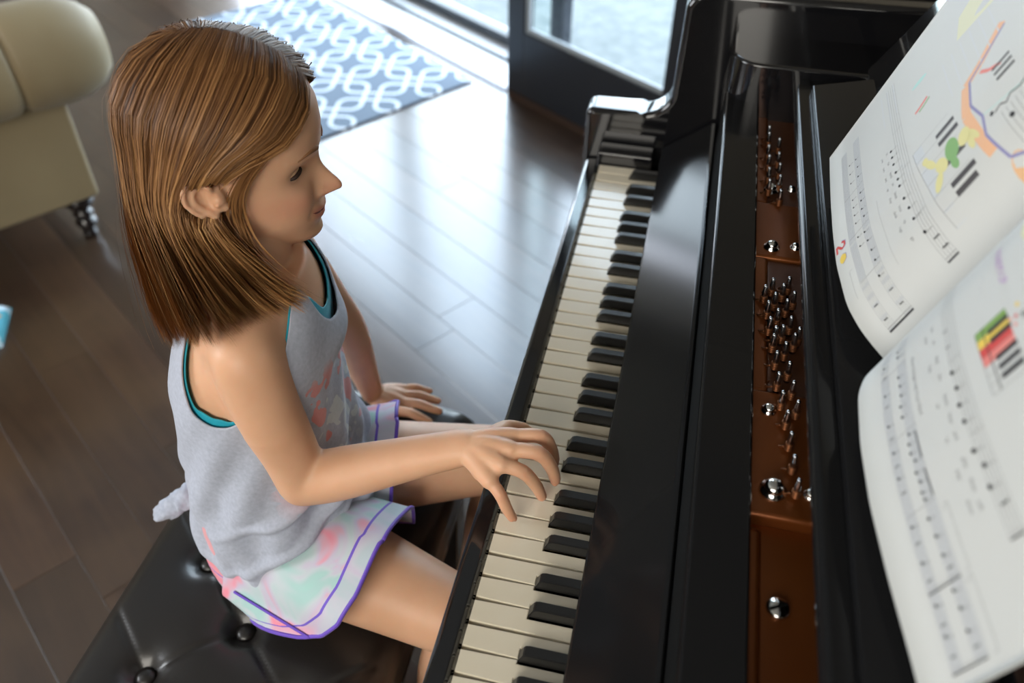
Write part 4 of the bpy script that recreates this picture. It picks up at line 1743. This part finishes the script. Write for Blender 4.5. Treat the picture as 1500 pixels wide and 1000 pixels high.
# legs
RH, RK, RA = P_(-.258, -.632, .556), P_(-.022, -.684, .548), P_(-.118, -.655, .10)
LH, LK, LA = P_(-.262, -.528, .556), P_(-.022, -.445, .548), P_(-.122, -.440, .10)
for h_, k_, a_ in ((RH, RK, RA), (LH, LK, LA)):
    parts.append(tube([h_ + (0, 0, .002), h_ * .7 + k_ * .3, h_ * .35 + k_ * .65, k_], [(.068, .060), (.060, .056), (.050, .048), (.041, .040)], 32))
    parts.append(tube([k_, k_ * .72 + a_ * .28 + (-.006, 0, 0), k_ * .4 + a_ * .6, a_, a_ + P_(.0, 0, -.03)], [.040, .038, .029, .021, .022], 24))
    parts.append(tube([a_ + P_(-.018, 0, -.062), a_ + P_(.02, 0, -.055), a_ + P_(.075, 0, -.075), a_ + P_(.125, 0, -.086)], [(.020, .024), (.024, .030), (.028, .018), (.022, .011)], 20))
v, f = join(parts)
body = mobj('body', v, f, M['skin'], girl)
md = body.modifiers.new('remesh', 'REMESH')
md.mode = 'VOXEL'
md.voxel_size = 0.0019
md.use_smooth_shade = True
dg = bpy.context.evaluated_depsgraph_get()
me = bpy.data.meshes.new_from_object(body.evaluated_get(dg))
body.modifiers.clear()
old = body.data
body.data = me
bpy.data.meshes.remove(old)
me.name = 'body'
# relax: strongly on the body, barely on the face
nv_ = len(me.vertices)
co = np.empty(nv_ * 3, dtype=np.float32)
me.vertices.foreach_get('co', co)
co = co.reshape(-1, 3).astype(np.float64)
ed = np.empty(len(me.edges) * 2, dtype=np.int32)
me.edges.foreach_get('vertices', ed)
ed = ed.reshape(-1, 2)
mwi = np.array(body.matrix_world)
loc = (co @ mwi[:3, :3].T + mwi[:3, 3])
hl = (loc - HO) @ HRn           # head-local
deg = np.zeros(nv_)
np.add.at(deg, ed[:, 0], 1)
np.add.at(deg, ed[:, 1], 1)
face = (hl[:, 0] > 0.02) & (hl[:, 2] > -0.097) & (np.abs(hl[:, 1]) < 0.05)
ear = (np.abs(hl[:, 1]) > 0.066) & (np.abs(hl[:, 2] + .012) < 0.04) & (hl[:, 0] > -0.04)
handm = np.linalg.norm(loc - np.array([0.0, -.625, .765]), axis=1) < 0.06
lhand = np.linalg.norm(loc - np.array([-.20, -.36, .51]), axis=1) < 0.07
slow = face | ear | handm | lhand
shoulder = ~slow & ((np.linalg.norm(loc - RS, axis=1) < 0.085) | (np.linalg.norm(loc - LS, axis=1) < 0.085))
e0, e1 = np.concatenate([ed[:, 0], ed[:, 1]]), np.concatenate([ed[:, 1], ed[:, 0]])
dg_ = np.maximum(np.bincount(e0, minlength=nv_), 1)[:, None]
for it in range(90):
    sm = np.stack([np.bincount(e0, weights=co[e1, k], minlength=nv_) for k in range(3)], 1) / dg_
    if it < 2:
        wgt = np.where(slow, np.where(handm, 0.35, np.where(ear, 0.25, 0.5)), 0.55)
    elif it < 16:
        wgt = np.where(slow, 0.0, 0.55)
    else:
        wgt = np.where(shoulder, 0.6, 0.0)
    co = co + (sm - co) * wgt[:, None]
me.vertices.foreach_set('co', co.astype(np.float32).ravel())
me.update()
# lips, cheeks, ear rim, fingertips and knees are a little redder than the rest
y, z, x = hl[:, 1], hl[:, 2], hl[:, 0]
zl = -.0620 + 11 * y * y
lips = (x > .05) * np.exp(-(np.abs(y) / .0235) ** 6) * np.exp(-((z - zl + .0005) / .0072) ** 4) * 0.75
ck = 0.0
for s_ in (-1, 1):
    ck = ck + 0.30 * (x > .02) * np.exp(-((y - s_ * .042) / .018) ** 2 - ((z + .036) / .014) ** 2)
nose_ = 0.25 * (x > .08) * np.exp(-((z + .036) / .008) ** 2)
tint = lips + ck + nose_
tint += 0.35 * np.exp(-(np.minimum.reduce([np.linalg.norm(loc - np.array(q), axis=1) for q in (i_[3], m_[3], r_[3], p_[3], th[3])]) / .014) ** 2)
tint += 0.30 * np.exp(-(np.minimum.reduce([np.linalg.norm(loc - np.array(q), axis=1) for q in (i_[1], m_[1], r_[1], p_[1])]) / .008) ** 2)
setattrf(me, 'tint', np.clip(tint, 0, 1))

# ---- eyes, seated in the sockets of the finished face
from mathutils.bvhtree import BVHTree
bm = bmesh.new()
bm.from_mesh(me)
bm.transform(body.matrix_world)
tree = BVHTree.FromBMesh(bm)
bm.free()


def on_face(y, z, lift=0.0):
    """point of the face surface seen from straight ahead"""
    o_ = Vector(H((0.16, y, z)))
    d_ = Vector(HRn @ np.array([-1.0, 0, 0]))
    hit = tree.ray_cast(o_, d_)[0]
    p = (np.array(hit) - HO) @ HRn
    return np.array([p[0] + lift, y, z])


for s_ in (-1, 1):
    ec = on_face(s_ * 0.0285, -0.0105)
    ec[0] -= 0.0098
    c = H(ec)
    bm = bmesh.new()
    bmesh.ops.create_uvsphere(bm, u_segments=24, v_segments=16, radius=0.0112)
    me2 = bpy.data.meshes.new('eyeball')
    bm.to_mesh(me2)
    bm.free()
    eye = link('eyeball', me2, M['eyewhite'], girl)
    bpy.context.view_layer.update()
    eye.matrix_world = Matrix.Translation(Vector(c))
    bpy.context.view_layer.update()
    gaze = HRn @ np.array([0.90, 0.02, -0.30])
    gaze /= np.linalg.norm(gaze)
    v, f = lathe([(0.0064, -0.0004), (0.0060, 0.0007), (0.0045, 0.0016), (0.001, 0.0022)], 20)
    ir = mobj('iris', v, f, M['iris'], None)
    ir.rotation_euler = Vector(gaze).to_track_quat('Z', 'Y').to_euler()
    ir.location = Vector(c + gaze * 0.0094)
    child(ir, eye)
    for up, r0, nm_ in ((1, 0.0030, 'upper_eyelid'), (-1, 0.0026, 'lower_eyelid')):
        pts = []
        for a in np.linspace(-80, 80, 11):
            a = math.radians(a)
            e_ = math.radians((25 if up > 0 else -24) * math.cos(a) - 2)
            R_ = 0.0116
            pts.append(H((ec[0] + R_ * math.cos(a) * math.cos(e_), ec[1] + R_ * math.sin(a) * math.cos(e_) * 1.15, ec[2] + R_ * math.sin(e_))))
        v, f = tube(pts, [0.0016] + [r0] * 9 + [0.0016], 10, 3)
        mobj(nm_, v, f, M['skin'], girl)
        if up > 0:
            lp = [p + HRn @ np.array([0.0026, 0, -0.0022]) for p in pts]
            lp = [p + HRn @ np.array([0.0015, s_ * 0.0012, 0.0003]) * (1 if i > 1 else 0) for i, p in enumerate(lp)]
            v, f = tube(lp, [0.0006] + [0.0019] * 9 + [0.0010], 6, 3)
            mobj('eyelash', v, f, M['lash'], girl)
    tt_ = np.linspace(0, 1, 8)
    bp_ = [H(on_face(s_ * (0.012 + 0.030 * t_), 0.0085 + 0.0050 * math.sin(t_ * 2.6) - .003 * t_, 0.0003)) for t_ in tt_]
    v, f = tube(bp_, [(r * .55, r) for r in (0.0014, .0021, .0023, .0022, .0019, .0015, .0010, .0006)], 8, 4)
    mobj('eyebrow', v, f, M['brow'], girl)

# line between the lips, turned up into a smile
ml = []
for y_ in np.linspace(-.0225, .0225, 17):
    zz = -.0620 + 11 * y_ * y_
    ml.append(H(on_face(y_, zz, -0.0002)))
v, f = tube(ml, [0.0003] + [0.0009] * 15 + [0.0003], 6, 3)
mobj('mouth_line', v, f, M['lipline'], girl)

# ---- undershirt and tank top share the torso loft
def top_edge(th, under=False):
    """how far up the spine the cloth reaches at each angle"""
    d = (math.degrees(th) + 180) % 360 - 180
    a = abs(d)
    # control: front neck, strap, armhole, back
    if a <= 90:
        A_ = [0, 14, 26, 36, 47, 56, 66, 78, 90]
        E_ = [.845, .865, .915, .985, .995, .93, .84, .76, .72]
    else:
        A_ = [90, 104, 118, 132, 145, 156, 168, 180]
        E_ = [.72, .715, .745, .82, .93, .985, .975, .955]
    e_ = float(np.interp(a, A_, E_))
    if under:
        if a < 30:
            e_ += 0.028
        elif 94 < a < 116:
            e_ += 0.016
        elif a >= 30 and a <= 60:
            e_ -= 0.0
    return min(1.0, e_)


def smooth_edge(under):
    n_ = 360
    e = np.array([top_edge(2 * math.pi * i / n_, under) for i in range(n_)])
    for _ in range(14):
        e = (np.roll(e, 1) + e + np.roll(e, -1)) / 3
    return lambda th: float(np.interp((math.degrees(th) % 360), np.arange(361), np.append(e, e[0])))


def shell(name, hem, off, under, m_, wrinkle=0.0):
    ed_ = smooth_edge(under)
    nth, ns_ = 260, 110
    v = []
    fr_ = []
    for j in range(ns_):
        q = j / (ns_ - 1)
        for i in range(nth):
            th_ = 2 * math.pi * i / nth
            s0 = hem(th_) if callable(hem) else hem
            s_ = s0 + (ed_(th_) - s0) * q
            o_ = off(th_, s_, q)
            p = torso_pt(th_, s_, o_)
            v.append(p)
            dd = (math.degrees(th_) + 180) % 360 - 180
            fr_.append(max(0, min(1, (62 - abs(dd + 5)) / 20)) * max(0, min(1, (s_ - 0.40) / 0.08)) * max(0, min(1, (0.80 - s_) / 0.05)))
    f = gridfaces(nth, ns_, True)
    o = mobj(name, v, f, m_, girl)
    setattrf(o.data, 'front', fr_)
    return o


def off_under(th, s_, q):
    return 0.0035 + 0.002 * math.sin(q * 3.14)


us = shell('undershirt', 0.50, off_under, True, M['teal_fabric'])
solidify(us, 0.0014, 1)


def off_top(th, s_, q):
    d = (math.degrees(th) + 180) % 360 - 180
    o_ = 0.0065
    # loose body of the shirt: fullest low down, gathered above the hem towards the knot at the back left
    o_ += (0.012 - 0.006 * math.cos(math.radians(d + 180))) * math.exp(-((s_ - 0.26) / 0.17) ** 2)
    o_ += 0.014 * math.exp(-((s_ - 0.50) / 0.22) ** 2) * (0.5 + 0.5 * math.cos(math.radians(d)))
    # cowl at the chest
    o_ += 0.012 * math.exp(-(d / 24) ** 2) * math.exp(-((s_ - 0.80) / 0.05) ** 2)
    # folds
    a = math.radians(d)
    o_ += 0.0042 * math.sin(7 * a + 26 * s_) * math.exp(-((s_ - 0.28) / 0.2) ** 2)
    o_ += 0.0032 * math.sin(11 * a - 19 * s_ + 1.0) * math.exp(-((s_ - 0.40) / 0.25) ** 2)
    o_ += 0.0016 * math.sin(17 * a + 9 * s_) * math.exp(-((s_ - 0.2) / 0.14) ** 2)
    # sagging fold lines fanning forward from the side seam
    for k_, (s1, sl) in enumerate(((0.20, 0.0030), (0.29, 0.0026), (0.40, 0.0018), (0.155, 0.0024))):
        u_ = s_ - (s1 + sl * (d + 60))
        if -150 < d < 60:
            o_ += 0.0070 * math.exp(-(u_ / 0.014) ** 2) * math.exp(-((d + 50) / 50) ** 2)
    if q < 0.04:
        o_ -= 0.010 * (1 - q / 0.04)
    return o_


def hem_top(th):
    d = (math.degrees(th) + 180) % 360 - 180
    return 0.148 + 0.008 * math.exp(-((abs(d) - 180) / 60) ** 2) + 0.010 * math.sin(math.radians(d * 5))


tt = shell('tank_top', hem_top, off_top, False, M['jersey'])
solidify(tt, 0.0016, 1)

# knotted tail of the tank top at the back
kp = P_(-.360, -.598, .582)
kd = P_(-.038, -.022, -.016)
cv = [kp + P_(.02, .005, .0), kp, kp + kd * .4, kp + kd * .8 + P_(0, 0, .004), kp + kd * 1.25, kp + kd * 1.6]
v, f = tube(cv, [(.012, .010), (.017, .015), (.012, .011), (.014, .012), (.017, .011), (.013, .006)], 40, 12)
v = [np.array(p) for p in v]
cen = kp + kd * .7
from mathutils import noise as mn
v = [p + (p - cen) / (np.linalg.norm(p - cen) + 1e-6) * (0.0050 * mn.noise(Vector(p) * 95) + 0.0028 * mn.noise(Vector(p) * 210 + Vector((3, 1, 7)))) for p in v]
kn = mobj('shirt_knot', v, f, M['jersey'], girl)
setattrf(kn.data, 'front', [0.0] * len(v))

# ---- shorts: a seat and two flared legs with purple bound hems
def shorts_leg(hipc, kneec, side):
    ax = (kneec - hipc)
    ax[2] = 0
    ax /= np.linalg.norm(ax)
    up = np.array([0, 0, 1.0])
    lat = np.cross(up, ax)          # the girl's left
    nphi, ns_ = 96, 40
    v = []
    edge = []
    hemline = []
    for j in range(ns_):
        q = j / (ns_ - 1)
        for i in range(nphi):
            ph = 2 * math.pi * i / nphi      # 0 = up, 90 = girl's left
            outer = max(0.0, -side * 0 + (-math.sin(ph) if side < 0 else math.sin(ph)))
            down = max(0.0, -math.cos(ph))
            # hem reaches far along the thigh on top, cut back at the outer side and below
            a_ = math.degrees(ph) % 360
            out_ = (360 - a_ if side < 0 else a_)         # 0 top, 90 outer side, 180 below
            if out_ <= 180:
                reach = float(np.interp(out_, [0, 40, 65, 88, 104, 126, 180], [.136, .137, .128, .106, .080, .008, -.015]))
            else:
                reach = float(np.interp(360 - out_, [0, 90, 150, 180], [.138, .120, .03, -.015]))
            if side > 0:
                reach -= 0.033
            flare = math.exp(-((out_ - 122) / 24) ** 2)
            t_ = -0.035 + (reach + 0.035) * q
            ru = 0.062 + 0.020 * q
            rl = 0.070 + 0.006 * q + (0.012 * q if out_ > 180 else 0)
            if down > 0:
                ru = 0.057
            ru += 0.0032 * math.sin(5 * ph + 1.3) * q
            rl += 0.0050 * math.sin(4 * ph + side) * q + 0.010 * outer * q
            c = hipc + ax * t_ + up * (-0.002)
            p = c + up * math.cos(ph) * ru + lat * math.sin(ph) * rl
            p[2] = max(p[2], BTOP + 0.001)
            p = p + lat * (side * 0.020 * flare)
            v.append(p)
            edge.append((reach - t_))
            if j == ns_ - 1:
                hemline.append(p)
    f = gridfaces(nphi, ns_, True)
    return v, f, edge, hemline


legs_ = []
for h_, k_, sd in ((RH.copy(), RK.copy(), -1), (LH.copy(), LK.copy(), 1)):
    v, f, e_, hl_ = shorts_leg(h_, k_, sd)
    legs_.append((v, f, e_, hl_))
sv, sf, se = [], [], []
ss = np.linspace(0.0, 0.30, 20)
nth = 96
for s_ in ss:
    for i in range(nth):
        a = 2 * math.pi * i / nth
        d = (math.degrees(a) + 180) % 360 - 180
        o_ = 0.009 + 0.0015 * math.sin(9 * a + 30 * s_) + 0.003 * (abs(d) / 180)
        p = torso_pt(a, s_, o_)
        p[2] = max(p[2], BTOP + 0.001)
        sv.append(p)
        se.append(s_ * 2.5)
sf = gridfaces(nth, len(ss), True)
shorts = mobj('shorts', sv, sf, M['tiedye'], girl)
setattrf(shorts.data, 'edge', se)
solidify(shorts, 0.0014, 1)
for v, f, e_, hl_ in legs_:
    lg = mobj('leg', v, f, M['tiedye'], None)
    setattrf(lg.data, 'edge', e_)
    child(lg, shorts)
    solidify(lg, 0.0014, 1)
    hp = hl_ + [hl_[0]]
    v2, f2 = tube(hp, 0.0023, 8, 1, round_ends=False)
    hm = mobj('purple_hem', v2, f2, M['purple_trim'], None)
    child(hm, shorts)
    # side seam: from the notch of the hem up to the waist
v2, f2 = [], []
for s_side, Vv in ((-1, legs_[0]), (1, legs_[1])):
    nphi, ns_ = 96, 40
    col = int(nphi * (0.75 if s_side < 0 else 0.25)) + (-2 if s_side < 0 else 2)
    pts = [np.array(Vv[0][j * nphi + col]) + np.array([0, s_side * 0.0016, 0.0008]) for j in range(6, ns_, 3)]
    v2, f2 = tube(pts, 0.0016, 6, 3)
    child(mobj('purple_seam', v2, f2, M['purple_trim'], None), shorts)

# ---- hair: side-parted, tucked behind the ear, hanging to the shoulders
# guides in head axes for the right side (y < 0); the left is mirrored. u = 0 front ... 1 back centre
G = np.array([
    [(0.066, 0.006, 0.070), (0.072, -0.026, 0.050), (0.056, -0.054, 0.030), (0.026, -0.070, 0.016), (-0.008, -0.080, 0.006), (-0.010, -0.079, -0.014), (-0.012, -0.077, -0.034), (0.000, -0.083, -0.052), (0.028, -0.093, -0.073), (0.062, -0.101, -0.089), (0.097, -0.104, -0.100)],
    [(0.046, 0.004, 0.090), (0.054, -0.034, 0.074), (0.036, -0.066, 0.044), (0.008, -0.079, 0.022), (-0.020, -0.083, 0.004), (-0.021, -0.081, -0.016), (-0.022, -0.079, -0.036), (-0.011, -0.083, -0.060), (0.013, -0.092, -0.085), (0.040, -0.108, -0.096), (0.062, -0.098, -0.124)],
    [(0.020, 0.002, 0.101), (0.022, -0.044, 0.087), (0.004, -0.076, 0.050), (-0.016, -0.084, 0.018), (-0.034, -0.086, -0.010), (-0.034, -0.083, -0.024), (-0.033, -0.081, -0.037), (-0.020, -0.097, -0.057), (0.000, -0.114, -0.077), (0.021, -0.126, -0.091), (0.043, -0.139, -0.106)],
    [(-0.006, 0.000, 0.106), (-0.012, -0.050, 0.088), (-0.026, -0.078, 0.052), (-0.040, -0.084, 0.014), (-0.052, -0.084, -0.020), (-0.049, -0.082, -0.030), (-0.046, -0.080, -0.040), (-0.034, -0.100, -0.059), (-0.018, -0.121, -0.078), (0.002, -0.140, -0.093), (0.023, -0.157, -0.106)],
    [(-0.028, 0.000, 0.104), (-0.043, -0.044, 0.086), (-0.060, -0.068, 0.050), (-0.070, -0.074, 0.012), (-0.076, -0.074, -0.026), (-0.069, -0.074, -0.036), (-0.061, -0.075, -0.046), (-0.049, -0.097, -0.065), (-0.034, -0.119, -0.083), (-0.016, -0.141, -0.100), (0.004, -0.164, -0.119)],
    [(-0.042, 0.000, 0.099), (-0.066, -0.028, 0.079), (-0.083, -0.044, 0.046), (-0.091, -0.050, 0.006), (-0.093, -0.052, -0.034), (-0.085, -0.057, -0.046), (-0.078, -0.062, -0.058), (-0.069, -0.077, -0.083), (-0.057, -0.092, -0.107), (-0.044, -0.107, -0.131), (-0.027, -0.124, -0.155)],
    [(-0.048, 0.000, 0.096), (-0.075, -0.008, 0.075), (-0.092, -0.014, 0.042), (-0.099, -0.018, 0.002), (-0.100, -0.020, -0.038), (-0.097, -0.030, -0.055), (-0.093, -0.041, -0.073), (-0.084, -0.056, -0.098), (-0.074, -0.073, -0.123), (-0.062, -0.088, -0.147), (-0.047, -0.104, -0.172)],
    [(-0.050, 0.002, 0.095), (-0.077, 0.006, 0.074), (-0.094, 0.008, 0.041), (-0.101, 0.008, 0.001), (-0.102, 0.008, -0.039), (-0.102, 0.008, -0.057), (-0.101, 0.008, -0.075), (-0.096, 0.002, -0.106), (-0.090, -0.012, -0.136), (-0.082, -0.028, -0.160), (-0.074, -0.040, -0.182)],
])
G[4:, 3:5, 0] += 0.006
G[4:, 1:3, 2] += 0.003
G[4:, 1:3, 0] -= 0.001
G[3:, 3:5, 1] *= 0.96
for _ in range(3):
    G[:, 3:9] = G[:, 3:9] * 0.5 + 0.25 * (G[:, 2:8] + G[:, 4:10])
GS = np.array([catmull(g_, 4) for g_ in G])            # smooth along the strand
UU = np.linspace(0, 1, len(G))
NT = GS.shape[1]


def hair_at(u, k=None):
    """whole smoothed strand for guide position u"""
    x = u * (len(G) - 1)
    i = min(int(x), len(G) - 2)
    t_ = x - i
    p0, p1, p2, p3 = GS[max(i - 1, 0)], GS[i], GS[i + 1], GS[min(i + 2, len(G) - 1)]
    return 0.5 * ((2 * p1) + (-p0 + p2) * t_ + (2 * p0 - 5 * p1 + 4 * p2 - p3) * t_ ** 2 + (-p0 + 3 * p1 - 3 * p2 + p3) * t_ ** 3)


def ribbons(nstr, mirror, seed, width, inner, jit):
    rg = np.random.default_rng(seed)
    V, F, Sh = [], [], []
    T_ = np.linspace(0, 1, NT)
    ctr = np.array([-.015, 0, 0.01])
    clump = rg.normal(0, 1, (90, 3))
    cshade = rg.random(90)
    for n_ in range(nstr):
        u = rg.random() ** 0.92
        if mirror:
            u = 0.035 + 0.965 * u
        P = hair_at(u).copy()
        # clumping: wisps that drift together towards the tips
        ci = int(u * 88)
        fr2 = u * 88 - ci
        drift = clump[ci] * (1 - fr2) + clump[ci + 1] * fr2
        P += drift[None] * np.array([.0075, .0022, .0050]) * (T_ ** 1.6)[:, None]
        # pull to the wisp's middle near the tip
        mid = hair_at(min(1, (ci + 0.5) / 88))
        P += (mid + drift[None] * np.array([.0075, .0022, .0050]) * (T_ ** 1.6)[:, None] - P) * (0.75 * T_ ** 1.9)[:, None]
        out = P - ctr
        out[:, 2] *= np.where(P[:, 2] > 0, 1, 0)
        out /= np.linalg.norm(out, axis=1)[:, None] + 1e-9
        dep = -inner * rg.random() ** 1.4 + 0.0025 * rg.random() + 0.0035 * (cshade[ci] - 0.5)
        P += out * dep * np.clip(T_ * 5, 0.25, 1)[:, None]
        P -= out * 0.0030 * np.exp(-T_ * 16)[:, None]
        P += rg.normal(0, 1, 3)[None] * jit * (0.15 + T_ ** 1.5)[:, None]
        wv = rg.normal(0, 1, 3) * 0.0012
        P += np.sin(T_ * (5 + 4 * rg.random()) + rg.random() * 6)[:, None] * wv[None]
        L_ = (0.80 if mirror else 1) - 0.10 * rg.random() ** 2 - (0.10 if rg.random() < 0.15 else 0)
        k = max(6, int(NT * L_))
        P = P[:k:2] if k % 2 else P[:k - 1:2]
        if mirror:
            P = P * np.array([1, -1, 1]) + np.array([0, 0.004, 0])
        m2 = len(P)
        Tn = np.gradient(P, axis=0)
        o2 = P - ctr * np.array([1, 1, 1])
        sd = np.cross(Tn, o2)
        sd /= np.linalg.norm(sd, axis=1)[:, None] + 1e-9
        tilt = (rg.random() - 0.5) * 0.9
        o3 = o2 / (np.linalg.norm(o2, axis=1)[:, None] + 1e-9)
        sd = sd * math.cos(tilt) + o3 * math.sin(tilt)
        wd = width * (0.6 + 0.8 * rg.random()) * np.clip(0.25 + np.linspace(0, 1, m2) * 8, 0, 1) * np.clip(np.minimum(1.0, (1 - np.linspace(0, 1, m2)) * 5 + 0.25), 0, 1)
        base = len(V)
        A = P - sd * wd[:, None] / 2
        B = P + sd * wd[:, None] / 2
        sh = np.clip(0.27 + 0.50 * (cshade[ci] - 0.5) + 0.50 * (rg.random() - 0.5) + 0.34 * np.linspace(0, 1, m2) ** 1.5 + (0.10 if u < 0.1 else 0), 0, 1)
        for i in range(m2):
            V.append(A[i])
            V.append(B[i])
            Sh += [sh[i], sh[i]]
        for i in range(m2 - 1):
            F.append((base + 2 * i, base + 2 * i + 1, base + 2 * i + 3, base + 2 * i + 2))
    return V, F, Sh


V, F, Sh = [], [], []
for (n_, mir, sd_, w_, inn, jt) in ((7500, False, 1, 0.00070, 0.009, 0.0016), (3200, True, 2, 0.0009, 0.009, 0.0016), (160, False, 3, 0.0004, -0.004, 0.006), (120, True, 4, 0.0004, -0.004, 0.006)):
    a, b_, c_ = ribbons(n_, mir, sd_, w_, inn, jt)
    o_ = len(V)
    V += a
    F += [tuple(i + o_ for i in q) for q in b_]
    Sh += c_
# wisps that fall in front of the ear
wl = catmull([(.042, -.064, .026), (.026, -.0725, .006), (.017, -.0735, -.018), (.018, -.0700, -.042), (.030, -.0730, -.068), (.058, -.082, -.092), (.090, -.090, -.107)], 5)
rg = np.random.default_rng(9)
for n_ in range(30):
    T_ = np.linspace(0, 1, len(wl))
    P = wl + rg.normal(0, 1, 3)[None] * np.array([.0050, .0012, .0030]) * (0.6 + T_)[:, None] + np.array([-.010, -.002, .004]) * rg.random() * T_[:, None]
    P = P[:int(len(P) * (1 - 0.60 * rg.random()))]
    m2 = len(P)
    Tn = np.gradient(P, axis=0)
    sd = np.cross(Tn, P - np.array([-.015, 0, .01]))
    sd /= np.linalg.norm(sd, axis=1)[:, None] + 1e-9
    wd = 0.0006 * np.clip((1 - np.linspace(0, 1, m2)) * 5 + 0.2, 0, 1) * np.clip(0.2 + np.linspace(0, 1, m2) * 6, 0, 1)
    o_ = len(V)
    shd = 0.18 + 0.25 * rg.random() + 0.35 * T_[:m2]
    for i in range(m2):
        V += [P[i] - sd[i] * wd[i], P[i] + sd[i] * wd[i]]
        Sh += [shd[i], shd[i]]
    F += [(o_ + 2 * i, o_ + 2 * i + 1, o_ + 2 * i + 3, o_ + 2 * i + 2) for i in range(m2 - 1)]
Vl = np.array(V)
ie = (((Vl[:, 0] + .012) / .017) ** 2 + ((Vl[:, 2] + .0155) / .0180) ** 2 < 1) & (Vl[:, 1] < -.058) & (Vl[:, 2] < -.003)
Vl[ie, 1] = -.058            # hair tucked behind the ear
Vn = Vl @ HRn.T + HO
# strands lie on the shoulder and neck instead of passing through them
CAPS = [(P_(-.268, -.570, .883), RS, .034, .037), (RS, RE, .0365, .030), (P_(-.262, -.600, .82), P_(-.262, -.600, .845), .047, .047)]
ids = np.zeros(len(Vn))
fa = np.array(F)
strand = np.zeros(len(Vn), dtype=int)
starts = np.nonzero(np.concatenate([[True], fa[1:, 0] != fa[:-1, 0] + 2]))[0]
sid = np.cumsum(np.isin(np.arange(len(fa)), starts)) - 1
for c_ in range(4):
    strand[fa[:, c_]] = sid
clr = 0.0005 + 0.0075 * np.random.default_rng(5).random(sid.max() + 1) ** 1.5
for it in range(3):
    for A_, B_, r0, r1 in CAPS:
        ab = B_ - A_
        q = np.clip(((Vn - A_) @ ab) / (ab @ ab), 0, 1)
        C_ = A_ + q[:, None] * ab
        d_ = Vn - C_
        L_ = np.linalg.norm(d_, axis=1)
        R_ = r0 + (r1 - r0) * q + clr[strand]
        hit_ = L_ < R_
        Vn[hit_] = C_[hit_] + d_[hit_] / L_[hit_][:, None] * R_[hit_][:, None]
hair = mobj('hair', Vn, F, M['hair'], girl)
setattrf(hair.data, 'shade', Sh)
hair['kind'] = 'stuff'
# scalp layer under the strands so that no skin shows through
for mir in (False, True):
    v = []
    us_ = np.linspace(0, 1, 40)
    for u in us_:
        P = hair_at(u)
        c_ = np.array([-.015, 0, 0.01])
        d_ = P - c_
        d_[:, 2] *= np.where(P[:, 2] > 0, 1, 0)
        d_ /= np.linalg.norm(d_, axis=1)[:, None] + 1e-9
        P = P - d_ * 0.0095 * np.clip(0.7 + np.linspace(0, 1, NT) * 3, 0.2, 1)[:, None]
        P = P[:int(NT * 0.76)]
        if mir:
            P = P * np.array([1, -1, 1])
        v += [H(p) for p in P]
    f = gridfaces(int(NT * 0.76), len(us_))
    o = mobj('hair_underlayer', v, f, M['hair_under'], girl)
    solidify(o, 0.002, 0)
